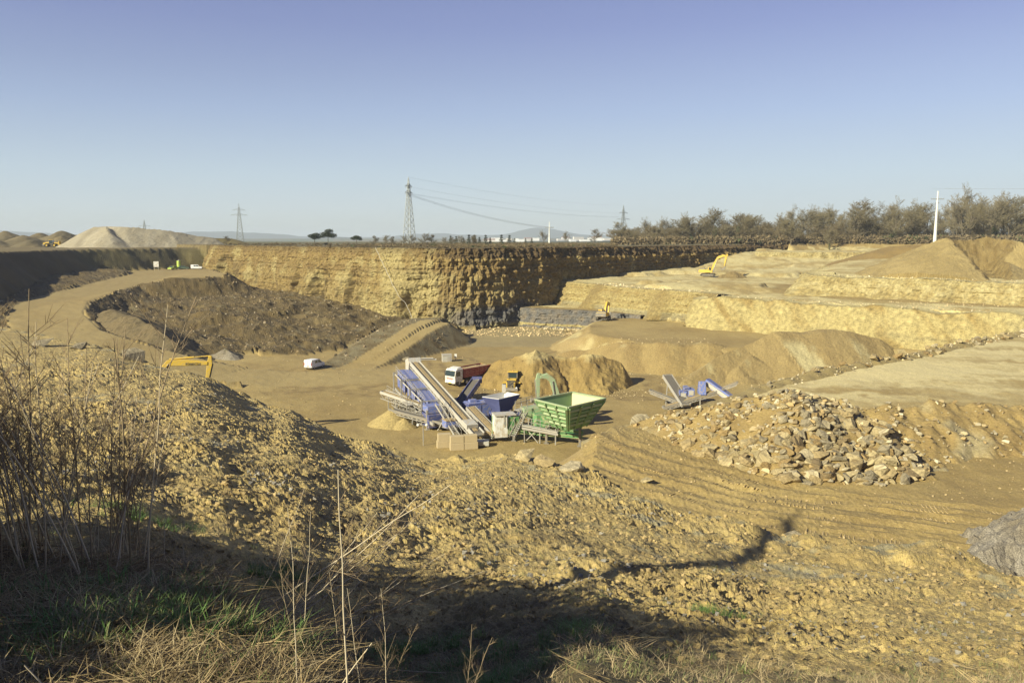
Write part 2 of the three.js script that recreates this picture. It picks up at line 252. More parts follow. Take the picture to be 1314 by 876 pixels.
function Hf(x, d) {
  let h = macro(x, d); const z = ZONE, zd = ZD;
  const r = Math.hypot(x, d);
  if (z === Z.bank) {
    const near = sst(1, 5, r), fade = sst(140, 60, r);
    h += (.28 * fbm(x * .16 + 4, d * .16, 3) + .12 * fbm(x * .7, d * .7, 3)) * near * fade;
    const c = Math.max(0, .55 - cell(x * 2.1 + .4 * noise(x * 2, d * 2), d * 1.7)[0]);
    const c2 = Math.max(0, .55 - cell(x * 4.6, d * 3.6)[0]);
    const rough = sst(8, 16, r) * (.48 + .6 * sst(-.25, .45, fbm(x * .11 + 2, d * .11, 3))) * fade, rill = Math.max(0, ridge(x * .28 + .6 * noise(x * .2, d * .2), d * .07 + 4, 2) - .95);
    const pit = Math.max(0, fbm(x * 1.5 + 3, d * 1.1, 3) - .16); h += (c * .13 + c2 * .1 + .07 * ridge(x * 3.1, d * 3.1, 4) - .06 - .4 * pit) * rough - .22 * rill * sst(10, 20, r) * fade + .35 * Math.max(0, .42 - cell(x * .55 + 7, d * .5)[0]) * sst(.15, .4, noise(x * .21, d * .21)) * sst(12, 20, r) * fade;
    if (zd > -9 && zd < 3) h += (.5 * Math.max(0, noise(x * .33, d * .33)) + .45 * Math.max(0, noise(x * .9 + 5, d * .9))) * sst(-9, -2, zd);
  } else if (z === Z.floor || z === Z.road) { h += .10 * fbm(x * .33, d * .33, 4) + .12 * Math.max(0, fbm(x * .07 + 8, d * .07, 3)); }
  else if (z === Z.bench) { h += .07 * fbm(x * .6, d * .6, 4) + .1 * fbm(x * .15, d * .15, 2); if (d < 74 && x < 42) { const w = sst(26, 14, x) * sst(72, 62, d) + .25; h += tracks(x, d) + w * (.05 * fbm(x * .9, d * .9, 3) + .1 * Math.max(0, .4 - cell(x * 2.4, d * 2)[0])); } }
  else if (z === Z.dump) { h += .4 * ridge(x * .16, d * .16, 4) - .3 + .35 * Math.max(0, .5 - cell(x * .45, d * .45)[0]) + 2.2 * Math.max(0, fbm(x * .05 + 3, d * .05, 3) - .05); }
  else if (z === Z.leftbank) { h += .8 * fbm(x * .12, d * .12, 4); }
  else if (z === Z.ramp) { h += .14 * fbm(x * .5, d * .5, 3); }
  else if (z === Z.tier) { h += .22 * fbm(x * .25, d * .25, 4); }
  else if (z === Z.gravel) { h += .12 * fbm(x * .35, d * .35, 3); }
  else if (z === Z.plateau) { if (d < 600) h += .25 * fbm(x * .1, d * .1, 3); }
  ZONE = z; ZD = zd; return h;
}
const ground = (x, d) => Hf(x, d);
const C = { ochre: [.56, .42, .20], ochreD: [.44, .315, .14], sand: [.45, .33, .155], sandD: [.355, .25, .11], pale: [.68, .57, .345], paler: [.76, .635, .40], greyclay: [.34, .30, .225], dump: [.165, .112, .047], dumpD: [.10, .07, .032], dumpG: [.215, .155, .075], scrub: [.17, .135, .075], field: [.13, .125, .05], soil: [.10, .07, .04], darksoil: [.075, .06, .042], olive: [.17, .14, .06], road: [.43, .32, .16], gravel: [.43, .315, .165] };
function colour(x, d, h, z, zd, ny) {
  const n1 = fbm(x * .06, d * .06, 4), n2 = fbm(x * .35 + 9, d * .35, 3), n3 = fbm(x * 1.7, d * 1.7 - 4, 2);
  let c;
  if (z === Z.bank) {
    const r = Math.hypot(x, d);
    c = mixc(C.ochre, C.ochreD, clamp(.45 + n2 * .9 + n3 * .35, 0, 1));
    const g = fbm(x * .42 + 30, d * .34 - 8, 4) + .3 * n3, crest = Math.max(sst(-16, -2, zd), sst(.55, .85, noise(x * .11 + 3, d * .1) + .5) * .6);
    c = mixc(c, C.greyclay, sst(.16, .4, g) * clamp(.2 + crest, 0, .85) * sst(18, 30, r));
    const turf = sst(17, 8, r - 6 * n2 - (x > 2 ? -4 : 3)) * (x > 4 ? .7 : 1);
    c = mixc(c, mixc(C.soil, C.olive, clamp(.5 + n3, 0, 1)), clamp(turf + .3 * turf * n3, 0, .95));
    if (x < 6) c = mixc(c, C.soil, sst(.05, .4, fbm(x * .3 + 50, d * .25, 3) + .3 * n3) * .55 * sst(45, 22, r));
  } else if (z === Z.floor) { c = mixc(C.sand, C.sandD, clamp(.5 + n1 * 1.3 + n2 * .5, 0, 1)); if (d > 100 && d < 200) { const wx = x + 3 * noise(x * .05, d * .05), wd = d + 3 * noise(x * .05 + 9, d * .05); let k = 0; for (const T of FLOORTRACKS) { const q = segInfo(wx, wd, T)[0]; k = Math.max(k, Math.exp(-(q - 1.2) * (q - 1.2) / .4) + .35 * Math.exp(-q * q / 8)); } c = mixc(c, [.27, .185, .085], k * clamp(.55 + n2, .2, .9)); } if (d > 185 && x > -12 && x < 14) c = mixc(c, C.greyclay, .4); }
  else if (z === Z.road) { c = mixc(C.road, C.sandD, clamp(.3 + n1 * .8 + n2 * .5, 0, 1)); if (x < -115) c = mixc(c, C.dumpG, .25); }
  else if (z === Z.bench) {
    const streak = fbm((x - d * .35) * .04, (d + x * .35) * .22 + n2, 4), p = sst(60, 74, d - .1 * x + 4 * n2) * sst(-.7, .35, streak + .5 * n1 + .25 * n3);
    c = mixc(mixc(C.sand, C.sandD, clamp(.55 + n1 + .6 * n2, 0, 1)), C.paler, p * .92);
    c = mixc(c, C.sandD, sst(38, 52, x + 20 * n1) * sst(58, 44, d) * .5);
  }
  else if (z === Z.dump) { c = mixc(mixc(C.dump, C.dumpD, clamp(.4 + n2 * 1.2 + n3 * .4, 0, 1)), C.dumpG, sst(.1, .5, fbm(x * .12, d * .12 + 40, 4)) * .8); c = mixc(c, C.sandD, sst(150, 138, d + n1 * 8) * .7); c = mixc(c, C.greyclay, sst(.36, .55, fbm(x * .2 + 3, d * .3, 3)) * .3); }
  else if (z === Z.leftbank) { c = mixc(C.dumpD, C.dump, clamp(.4 + n1 + n2 * .5, 0, 1)); if (d > 285) c = mixc(c, C.olive, sst(285, 310, d) * .8); }
  else if (z === Z.ramp) { c = mixc([.27, .225, .15], C.dump, clamp(.5 + n2 + n3 * .4, 0, 1)); c = mixc(c, C.dumpD, zd < 0 ? .6 : 0); }
  else if (z === Z.tier) { c = mixc(C.pale, C.sand, clamp(.4 + n1 * 1.6 + n2 * .9 + n3 * .3, 0, 1)); c = mixc(c, C.paler, sst(.25, .5, fbm(x * .1 + 70, d * .2, 3)) * .7); const rd = Math.abs(sdPoly(x, d, TIER_U) - 5.5); if (!inPoly(x, d, TIER_U) && d < 235) c = mixc(c, C.sandD, sst(4.5, 2.5, rd + n2) * .9); }
  else if (z === Z.gravel) { c = mixc(C.gravel, C.sandD, clamp(.4 + n1 + n2 * .8, 0, 1)); c = mixc(c, C.pale, sst(.12, .4, fbm(x * .16 + 20, d * .1, 3)) * .6); if (x > 128 && d > 250) c = mixc(c, [.36, .25, .10], .6); }
  else { c = mixc(C.scrub, C.field, d > 480 ? .7 : .15 + .3 * n1); if (x < -130 && d < 420) c = mixc(c, C.dumpG, .7); if (d > 600) { const f = hash2(Math.floor(x / 260 + n1), Math.floor(d / 420)); c = f < .35 ? [.10, .13, .05] : f < .6 ? [.20, .16, .09] : f < .8 ? [.06, .065, .035] : [.13, .12, .07]; } }
  return hue(c);
}
{
  const az = []; const F0 = 38 * PI / 180, NF = 860;
  for (let k = 0; k < 26; k++) az.push(-PI + (PI - F0) * Math.pow(k / 26, .7));
  for (let k = 0; k <= NF; k++) az.push(-F0 + 2 * F0 * k / NF);
  for (let k = 25; k >= 0; k--) az.push(PI - (PI - F0) * Math.pow(k / 26, .7));
  const rad = []; const NR = 740; for (let k = 0; k <= NR; k++) rad.push(1.6 * Math.pow(480 / 1.6, k / NR)); for (let k = 1; k <= 44; k++) rad.push(480 * Math.pow(16000 / 480, k / 44));
  const NA = az.length, N = NA * rad.length, P = new Float32Array(N * 3), Co = new Float32Array(N * 3), Nm = new Float32Array(N * 3), Zn = new Uint8Array(N), ZDs = new Float32Array(N);
  for (let j = 0; j < rad.length; j++) for (let i = 0; i < NA; i++) {
    const o = j * NA + i, x = Math.sin(az[i]) * rad[j], d = Math.cos(az[i]) * rad[j], h = Hf(x, d);
    P[o * 3] = x; P[o * 3 + 1] = h; P[o * 3 + 2] = -d; Zn[o] = ZONE; ZDs[o] = ZD;
  }
  for (let j = 0; j < rad.length; j++) for (let i = 0; i < NA; i++) {
    const o = j * NA + i, a = (j * NA + Math.max(0, i - 1)) * 3, b = (j * NA + Math.min(NA - 1, i + 1)) * 3, c = (Math.max(0, j - 1) * NA + i) * 3, e = (Math.min(rad.length - 1, j + 1) * NA + i) * 3;
    const ux = P[b] - P[a], uy = P[b + 1] - P[a + 1], uz = P[b + 2] - P[a + 2], vx = P[e] - P[c], vy = P[e + 1] - P[c + 1], vz = P[e + 2] - P[c + 2];
    let nx = uy * vz - uz * vy, ny = uz * vx - ux * vz, nz = ux * vy - uy * vx; const l = Math.hypot(nx, ny, nz) || 1; if (ny < 0) { nx = -nx; ny = -ny; nz = -nz; }
    Nm[o * 3] = nx / l; Nm[o * 3 + 1] = ny / l; Nm[o * 3 + 2] = nz / l;
    const cc = colour(P[o * 3], -P[o * 3 + 2], P[o * 3 + 1], Zn[o], ZDs[o], ny / l); Co.set(cc, o * 3);
  }
  const names = { [Z.bank]: ['foreground_bank', 'bare ochre earth bank in the foreground, lumpy and partly grassed', 2.4, .05], [Z.floor]: ['pit_floor', 'flat sandy floor of the quarry pit', 5, .03], [Z.road]: ['haul_road', 'smooth sandy haul road curving down into the pit', 5, .02], [Z.bench]: ['quarry_bench', 'flat pale working bench behind the rubble pile with wheel tracks', 3.5, .03], [Z.dump]: ['spoil_ground', 'dark brown lumpy spoil slope inside the road bend', 6, .15], [Z.plateau]: ['plateau', 'scrubby flat country above the quarry', 9, .1], [Z.tier]: ['upper_terrace', 'pale stone terrace stepping up at right', 7, .08], [Z.leftbank]: ['embankment', 'dark shaded embankment left of the haul road', 7, .15], [Z.gravel]: ['gravel_slope', 'sandy tipped gravel slopes around the pit', 5, .05], [Z.ramp]: ['rock_ramp', 'grey gravel ramp with a track at the foot of the cliff', 4, .1] };
  for (const z of Object.values(Z)) {
    const map = new Map(), idx = []; const vid = o => { let k = map.get(o); if (k === undefined) { k = map.size; map.set(o, k); } return k; };
    for (let j = 0; j < rad.length - 1; j++) for (let i = 0; i < NA - 1; i++) { const o = j * NA + i; if (Zn[o] !== z) continue; const a = vid(o), b = vid(o + 1), c = vid(o + NA), e = vid(o + NA + 1); idx.push(a, b, c, b, e, c); }
    if (!idx.length) continue;
    const [nm, lb, tile, bs] = names[z], n = map.size, p = new Float32Array(n * 3), q = new Float32Array(n * 3), c = new Float32Array(n * 3), uv = new Float32Array(n * 2);
    for (const [o, k] of map) { for (let m = 0; m < 3; m++) { p[k * 3 + m] = P[o * 3 + m]; q[k * 3 + m] = Nm[o * 3 + m]; c[k * 3 + m] = Co[o * 3 + m]; } uv[k * 2] = p[k * 3] / tile; uv[k * 2 + 1] = (p[k * 3 + 2] + p[k * 3 + 1] * .8) / tile; }
    const g = new THREE.BufferGeometry(); g.setAttribute('position', new THREE.BufferAttribute(p, 3)); g.setAttribute('normal', new THREE.BufferAttribute(q, 3)); g.setAttribute('color', new THREE.BufferAttribute(c, 3)); g.setAttribute('uv', new THREE.BufferAttribute(uv, 2)); g.setIndex(idx);
    const m = part(nm, g, soilMat(soilMap, soilBump, bs, .96, z === Z.bank || z === Z.dump || z === Z.bench)); meta(m, lb, 'ground', null, 'structure');
  }
}

// ---------- rock faces ----------
function smoothPath(P, step) {
  const c = new THREE.CatmullRomCurve3(P.map(p => V(p[0], 0, p[1])), false, 'centripetal'), n = Math.round(c.getLength() / step), L = c.getSpacedPoints(n);
  return L.map((p, i) => { const a = L[Math.max(0, i - 1)], b = L[Math.min(n, i + 1)], dx = b.x - a.x, dd = b.z - a.z, l = Math.hypot(dx, dd); return { x: p.x, d: p.z, nx: dd / l, nd: -dx / l, s: i * step }; });
}
const rockMap = noiseTex(1024, (u, v) => { const n = tfbm(u, v * 1, 12, 5, 11), m = tfbm(u, v, 60, 3, 12), l = tfbm(u * .5, v * 4 % 1, 16, 3, 13); const k = .84 + n * .16 + m * .2 + l * .12; return [k, k * .985, k * .95]; });
const rockBump = noiseTex(1024, (u, v) => { const n = tfbm(u, v, 14, 6, 14); const k = .5 + n * .4; return [k, k, k]; }, false);
// rows of a face run from the foot (t = 0) to the lip (t = 1) and then a cap strip back onto the ground above
function face(name, label, path, step, rows, top, bot, relief, paint, cap = 6, tile = 6, flat = true, bmp = .12) {
  const S = smoothPath(path, step), n = S.length, R = rows + 3, p = [], c = [], uv = [], idx = [];
  for (let j = 0; j < R; j++) for (let i = 0; i < n; i++) {
    const q = S[i], t = Math.min(1, j / rows), yt = top(q.s, q.x, q.d), yb = bot(q.s, q.x, q.d); let y = lerp(yb, yt, t), off = relief(q.s, y, t, q), back = 0;
    if (j > rows) { back = cap * (j - rows) / 2; y += .1 - .03 * (j - rows) + .2 * noise(q.s * .6, j * 3); off = relief(q.s, yt, 1, q); }
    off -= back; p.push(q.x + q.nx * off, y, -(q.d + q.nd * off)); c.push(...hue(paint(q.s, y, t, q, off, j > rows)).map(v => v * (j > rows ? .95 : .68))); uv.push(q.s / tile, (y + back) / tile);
  }
  for (let j = 0; j < R - 1; j++) for (let i = 0; i < n - 1; i++) { const a = j * n + i, b = a + 1, e = a + n, f = e + 1; idx.push(a, b, f, a, f, e); }
  const g = new THREE.BufferGeometry(); g.setAttribute('position', new THREE.Float32BufferAttribute(p, 3)); g.setAttribute('color', new THREE.Float32BufferAttribute(c, 3)); g.setAttribute('uv', new THREE.Float32BufferAttribute(uv, 2)); g.setIndex(idx); g.computeVertexNormals();
  const m = part(name, g, soilMat(rockMap, rockBump, bmp, .96, flat)); return meta(m, label, 'cliff', null, 'structure');
}
function courses(s, y, ch, bw) {            // stacked beds of broken stone: how far each block stands out
  const yy = y / ch + .35 * noise(s * .05, 3.3), j = Math.floor(yy), k = Math.floor(s / bw + hash2(j, 5) * 7 + .3 * noise(y * 2, s * .2));
  const fy = yy - j; return (hash2(j, 11) - .5) * .7 + (hash2(k, j * 3 + 1) - .5) * .9 - (fy < .16 ? .25 : 0);
}
const R1 = { tan: [.44, .31, .135], pale: [.66, .54, .30], brown: [.27, .165, .068], dark: [.13, .08, .04], grey: [.17, .17, .172], greyL: [.36, .35, .33], yellow: [.61, .495, .275] };
const bedTone = y => hash2(Math.floor(y / .55), 41) * .6 + hash2(Math.floor(y / 1.7), 43) * .4;
const CLIFF = (s, y, t, q) => {
  const right = sst(-30, -14, q.x), big = (1.7 - .7 * right) * fbm(s * .035, y * .02, 3), w = s + .5 * noise(s * .3, y * .3) + .4 * noise(y * .15, s * .1);
  const rib = (ridge(w * .16, y * .03 + 5, 2) * .5 + ridge(w * .42, y * .08 + 2, 3) * .5) * (.5 + .75 * right + .9 * (1 - right) * sst(.72, .4, t)) * sst(1.02, .85, t);
  const chip = Math.max(0, .6 - cell(w * .62, y * .34)[0]) * 1.1 - .3 + (Math.max(0, .6 - cell(w * 1.4 + 8, y * .8)[0]) * .6 - .15);
  const scoop = -3 * sst(.08, .28, noise(s * .09 + 2, .4 + y * .02) + .12 * noise(s * .5, y * .4)) * sst(.78, .5, t) * (1 - right);
  return big + rib + scoop + chip * (.6 + .8 * right) + courses(w, y, 1.15, 2.6) * (.4 + .3 * right) + courses(w + 31, y, .5, 1.1) * .3 + .3 * fbm(s * 1.1, y * 1.1, 3) + (1 - t) * 2.4 - 1;
};
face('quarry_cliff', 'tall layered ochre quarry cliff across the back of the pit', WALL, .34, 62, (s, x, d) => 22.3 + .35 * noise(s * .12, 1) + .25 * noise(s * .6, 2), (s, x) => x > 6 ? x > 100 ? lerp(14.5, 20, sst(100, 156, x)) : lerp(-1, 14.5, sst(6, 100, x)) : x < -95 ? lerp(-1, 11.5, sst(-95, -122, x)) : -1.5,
  CLIFF,
  (s, y, t, q, off, cap) => {
    const right = sst(-26, -10, q.x), n = fbm(s * .12, y * .12, 3), f = fbm(s * .9, y * .9, 3);
    const yy = y + .5 * noise(s * .06, 1) + .15 * noise(s * .5, y), str = fbm(s * .45, y * .05 + 7, 3), lowr = sst(-85, -60, q.x);
    let c = mixc(mixc(R1.tan, R1.brown, clamp(bedTone(yy) * .7 + f * .7 + str * .7 - .12, 0, 1)), R1.pale, sst(.05, .5, n + .3 * f + .3 * str + .45 * sst(-52, -34, q.x) * sst(-14, -24, q.x)) * .75);
    c = mixc(c, R1.brown, sst(15.2, 15.8, yy) * sst(17.4, 16.8, yy) * .25); c = mixc(c, R1.dark, sst(.34, .55, fbm(s * .16 + 12, y * .1, 3)) * .55 * sst(2, 6, y) * sst(19, 12, y)); if (hash2(Math.floor(yy / .55), 77) < .22) c = mixc(c, R1.dark, .16);
    c = mixc(c, R1.yellow, lowr * sst(14, 8, y) * .25);
    c = mixc(c, R1.brown, right * .15);
    if (y < 7.5) c = mixc(c, R1.grey, right * sst(7, 4.6, y + n * 2) * sst(16, 8, q.x) * .95);
    if (y < 2 && right > .5) c = mixc(c, R1.pale, sst(1.6, .8, y + n) * .5);
    const topS = y > 20.6 + .6 * n - 1.2 * right; if (topS) c = mixc(c, R1.dark, cap ? .8 : .35 + .5 * right);
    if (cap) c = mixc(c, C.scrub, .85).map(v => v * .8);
    return c;
  });
face('grey_rock_face', 'low grey banded rock face at the far end of the pit floor', [[0, 236], [3, 230], [10, 224.5], [19, 221], [26, 214.5], [33, 206]], .3, 22, s => 5.3 + .2 * noise(s * .5, 3), s => -1.2,
  (s, y, t) => .5 * fbm(s * .1, 2, 2) + courses(s, y, .8, 1.8) * .5 + .15 * fbm(s, y, 3) + (1 - t) * .8,
  (s, y, t, q, off, cap) => { const b = hash2(Math.floor(y / .62 + .3 * noise(s * .1, 1)), 9), f = fbm(s * .5, y * .5, 3); return cap ? R1.tan : mixc(b < .62 ? mixc(R1.grey, R1.greyL, .35 + .5 * f) : R1.pale, R1.tan, clamp(.1 + f * .5, 0, 1)); }, 7);
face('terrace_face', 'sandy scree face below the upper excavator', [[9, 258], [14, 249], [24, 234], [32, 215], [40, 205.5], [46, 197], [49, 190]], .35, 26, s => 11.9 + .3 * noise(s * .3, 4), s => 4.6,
  (s, y, t) => { const scree = sst(-.1, .35, noise(s * .11, 8)); return .8 * fbm(s * .08, 5, 2) + courses(s, y, .7, 1.6) * .4 * (1 - scree) + .2 * fbm(s * .8, y * .8, 3) + (1 - t) * lerp(2.2, 7.5, scree) + .5 * ridge(s * .35, .2 * y, 2) * (1 - scree * .6); },
  (s, y, t, q, off, cap) => { const scree = sst(-.1, .35, noise(s * .11, 8)), f = fbm(s * .6, y * .6, 3); let c = mixc(mixc(R1.tan, R1.pale, clamp(bedTone(y) + f * .4, 0, 1)), C.sandD, scree * .8); if (y < 6.4 && scree < .4) c = mixc(c, R1.greyL, .4); return cap ? C.pale : c; });
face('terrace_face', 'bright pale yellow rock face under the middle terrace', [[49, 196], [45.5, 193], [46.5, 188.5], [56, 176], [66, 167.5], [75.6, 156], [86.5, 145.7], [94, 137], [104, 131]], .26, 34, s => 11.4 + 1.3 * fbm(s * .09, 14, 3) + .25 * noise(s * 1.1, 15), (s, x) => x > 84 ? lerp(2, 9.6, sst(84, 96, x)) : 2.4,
  (s, y, t) => 3.6 * fbm(s * .06, 5, 3) + (1 - t) * 5 * sst(.05, .35, noise(s * .085, 77)) + 1.1 * sst(.5, .42, t + .12 * noise(s * .2, 3)) * sst(-.1, .2, noise(s * .06, 31)) + courses(s, y, .8, 1.9) * .15 + .16 * fbm(s * .9, y * .9, 3) + (1 - t) * 3.2 + .35 * ridge(s * .22 + y * .12, .1 * y, 3) + .25 * ridge((s + y * .8) * .5, (y - s) * .05, 2),
  (s, y, t, q, off, cap) => { const f = fbm(s * .5, y * .5, 3), n = fbm((s + y * 1.4) * .2, y * .12, 3); const st2 = fbm((s + y * .7) * .5, (s - y) * .06, 3); return cap ? C.pale : mixc(mixc(R1.pale, R1.yellow, clamp(.2 + .5 * bedTone(y + .4 * noise(s * .1, 2)) + f * .25 + st2 * .9, 0, 1)), R1.tan, clamp(n * 1.6 + st2 * .8 + .3 * sst(.8, 1, t) - .05, 0, .9)); }, 4, 9, false, .05);
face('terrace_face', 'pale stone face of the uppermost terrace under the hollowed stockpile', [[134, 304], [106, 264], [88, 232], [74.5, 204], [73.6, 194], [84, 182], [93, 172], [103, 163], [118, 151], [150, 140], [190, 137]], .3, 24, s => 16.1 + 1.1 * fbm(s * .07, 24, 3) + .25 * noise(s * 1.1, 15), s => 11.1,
  (s, y, t) => 3.4 * fbm(s * .07, 15, 3) + (1 - t) * 4.5 * sst(.0, .35, noise(s * .1, 7)) + courses(s + 50, y, .6, 1.5) * .4 + .2 * fbm(s * .9, y * .9, 3) + (1 - t) * 2.4 + .35 * ridge(s * .3, .15 * y, 3),
  (s, y, t, q, off, cap) => { const f = fbm(s * .5 + 20, y * .5, 3); return cap ? C.pale : mixc(mixc(C.paler, R1.yellow, clamp(bedTone(y + 60) + f * .5, 0, 1)), C.sand, clamp(.25 + f * .8 + (t < .3 ? .25 : 0), 0, .8)); }, 7);
face('terrace_face', 'small pale step of rock below the plateau at right', [[100, 332], [122, 326], [150, 322], [176, 308], [210, 300]], .4, 12, s => 19.6 + .4 * noise(s * .1, 24), s => 14,
  (s, y, t) => .8 * fbm(s * .07, 35, 2) + courses(s + 80, y, .6, 2) * .4 + (1 - t) * 3 + .5 * ridge(s * .2, .15 * y, 3),
  (s, y, t, q, off, cap) => { const f = fbm(s * .4 + 20, y * .5, 3); return cap ? C.pale : mixc(mixc(C.paler, R1.yellow, clamp(bedTone(y + 90) + f * .5, 0, 1)), C.sand, clamp(.3 + f * .8, 0, .8)); }, 10);

// ---------- stockpiles ----------
function pile(name, label, x0, x1, d0, d1, step, H, paint, group, mat) {      // a heap as its own mesh, sunk a little into the ground
  const nx = Math.round((x1 - x0) / step), nd = Math.round((d1 - d0) / step), p = [], c = [], uv = [], idx = [], id = new Map(), hs = new Float32Array((nx + 1) * (nd + 1)), gs = new Float32Array(hs.length);
  for (let j = 0; j <= nd; j++) for (let i = 0; i <= nx; i++) { const x = x0 + i * step, d = d0 + j * step; hs[j * (nx + 1) + i] = H(x, d); gs[j * (nx + 1) + i] = macro(x, d); }
  const ok = k => hs[k] > gs[k] - .5;
  const vid = k => { if (id.has(k)) return id.get(k); const i = k % (nx + 1), j = (k - i) / (nx + 1), x = x0 + i * step, d = d0 + j * step, n = id.size; id.set(k, n); p.push(x + step * .35 * noise(x * 9.1, d * 7.3), hs[k] + Math.min(.07, step * .22) * (noise(x * 2.3, d * 2.3) + noise(x * 5.1 + 3, d * 5.3)), -d); uv.push((x + hs[k] * .5) / 4, (d + hs[k] * .8) / 4); c.push(...hue(paint(x, d, hs[k]))); return n; };
  for (let j = 0; j < nd; j++) for (let i = 0; i < nx; i++) { const a = j * (nx + 1) + i, b = a + 1, e = a + nx + 1, f = e + 1; if (ok(a) || ok(b) || ok(e) || ok(f)) { const A = vid(a), B = vid(b), E2 = vid(e), F = vid(f); idx.push(A, B, F, A, F, E2); } }
  const g = new THREE.BufferGeometry(); g.setAttribute('position', new THREE.Float32BufferAttribute(p, 3)); g.setAttribute('color', new THREE.Float32BufferAttribute(c, 3)); g.setAttribute('uv', new THREE.Float32BufferAttribute(uv, 2)); g.setIndex(idx); g.computeVertexNormals();
  return meta(part(name, g, mat || soilMat(gravelMap, gravelBump, .05, .96, true)), label, 'stockpile', group);
}
function heap(R, slope) { return (x, d) => { let h = -9; for (const r of R) { if (r.length > 1) { const s = segInfo(x, d, r); h = Math.max(h, s[2] - slope * s[0]); } else h = Math.max(h, r[0][2] - slope * Math.hypot(x - r[0][0], d - r[0][1])); } return h; }; }
function rounded(h, top, k) { return h > top - k ? top - k + (h - top + k) / (1 + (h - top + k) / k) : h; }
const mk = (A, B, f) => (x, d, h) => mixc(A, B, clamp(.5 + f * 1.4 * fbm(x * .12, d * .12, 3) + .8 * fbm(x * .8, d * .8 + h, 2), 0, 1));
{
  let b = heap([[[-194, 376, 30.6], [-178, 376, 30.4], [-162, 384, 28.4], [-146, 396, 25.4]], [[-186, 372, 30.2], [-182, 366, 28]]], .6);
  pile('stockpile', 'large pale grey gravel stockpile on the upper left plateau', -226, -126, 340, 420, 1, (x, d) => b(x, d) + .8 * fbm(x * .08, d * .08, 4) + .3 * Math.max(0, noise(x * .3, d * .3)), (x, d, h) => mixc([.50, .45, .33], [.41, .36, .25], clamp(.5 + fbm(x * .25, d * .1, 3) * 1.2, 0, 1)));
  const hum = [[-268, 428, 29], [-250, 430, 28.2], [-236, 425, 29.3], [-224, 432, 30], [-262, 400, 26.5], [-240, 398, 27.3], [-222, 400, 26.4], [-205, 424, 29.8], [-284, 430, 28.5], [-248, 385, 25.2], [-226, 380, 24.6]];
  b = heap(hum.map(h => [h]), .42);
  pile('spoil_heap', 'row of low dark spoil humps behind the pale stockpile at left', -310, -180, 365, 450, 1.1, (x, d) => b(x, d) + .9 * fbm(x * .09, d * .09, 4), mk([.25, .19, .115], [.17, .135, .085], 1));
  b = heap([[[-170, 425, 26.6], [-150, 430, 25.4]]], .3);
  pile('spoil_heap', 'smooth olive brown mound right of the pale stockpile', -205, -125, 405, 450, 1.2, (x, d) => rounded(b(x, d), 26.4, 2), mk([.22, .165, .06], [.17, .13, .05], 1));
  // hollowed stockpile
  { // in its own plan frame: a to the right, e away from the viewer
    const cone = heap([[[-6, 1, 7], [-2, 0, 8.7], [0, 0, 9.2]], [[0, .5, 9.1], [2, 7, 9.3], [8, 12, 9.5], [15, 9, 8.2], [22, 2, .4]]], .47);
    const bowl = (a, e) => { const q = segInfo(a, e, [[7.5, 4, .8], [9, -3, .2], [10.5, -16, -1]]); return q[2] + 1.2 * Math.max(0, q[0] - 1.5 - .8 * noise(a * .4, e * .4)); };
    const loc = (x, d) => [(x - 103) * .87 - (d - 191) * .49, (x - 103) * .49 + (d - 191) * .87];
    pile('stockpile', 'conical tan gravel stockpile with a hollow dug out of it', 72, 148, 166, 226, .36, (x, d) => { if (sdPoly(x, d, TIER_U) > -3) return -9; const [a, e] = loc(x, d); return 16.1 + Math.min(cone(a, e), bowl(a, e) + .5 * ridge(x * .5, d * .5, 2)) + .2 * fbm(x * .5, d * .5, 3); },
      (x, d, h) => { const [a, e] = loc(x, d), fresh = bowl(a, e) < cone(a, e) ? 1 : 0; return mixc(mk([.47, .35, .18], [.38, .28, .14], 1)(x, d, h), [.21, .14, .06], fresh * clamp(.7 + .5 * fbm(x * .6, d * .6, 2), 0, 1)); });  // hollow interior: damp brown gravel, also painted dark in place of the lip's shade
  }
  b = heap([[[138, 232, 22.2], [170, 226, 22.4]]], .5);
  pile('stockpile', 'pale sandy stockpile at the far right behind the hollowed one', 118, 190, 210, 250, .8, (x, d) => b(x, d) + .6 * fbm(x * .1, d * .1, 3), mk([.56, .44, .25], [.46, .35, .185], 1));
  b = heap([[[138, 296, 22.4], [160, 292, 23.6], [185, 290, 23.4]]], .34);
  pile('spoil_heap', 'wide brown earth mound in front of the right tree line', 96, 230, 268, 318, 1, (x, d) => b(x, d) + .7 * fbm(x * .07, d * .07, 3), mk([.36, .24, .095], [.30, .20, .085], 1));
  // gravel ridge on the floor
  b = heap([[[29, 135.5, .4], [36, 142, 3.4], [42.7, 146, 5.8], [48.5, 148, 7.6], [55.5, 149.5, 8.5], [63, 150, 8.1], [69, 150, 6.4], [73, 150, 3.6]], [[43, 143, 4.6], [40, 140, 2.6]]], .63);
  pile('stockpile', 'long pale gravel ridge below the right bench', 22, 84, 126, 172, .3, (x, d) => rounded(b(x, d), 8.6, 1.2) + .5 * Math.sin(x * .55 + 1.5 * noise(x * .2, d * .05)) * sst(0, 4, b(x, d)) * .5 + .15 * fbm(x * .6, d * .6, 3),
    (x, d, h) => mixc(mixc([.46, .335, .17], [.35, .25, .125], clamp(.5 + noise(x * .22, 3) * 1.3 + .5 * fbm(x * .6, d * .3, 2), 0, 1)), [.62, .52, .33], sst(.05, .3, noise(x * .16 + d * .05 + 4, d * .02 + 9) + .18 * fbm(x * .7, d * .5, 3)) * sst(7, 5.2, h)));
  // second row of tips further back
  b = heap([[[10, 172, .5], [17, 163, 2.8], [24, 156.5, 4.9], [31, 153, 5.1], [40, 153, 5.4]]], .6);
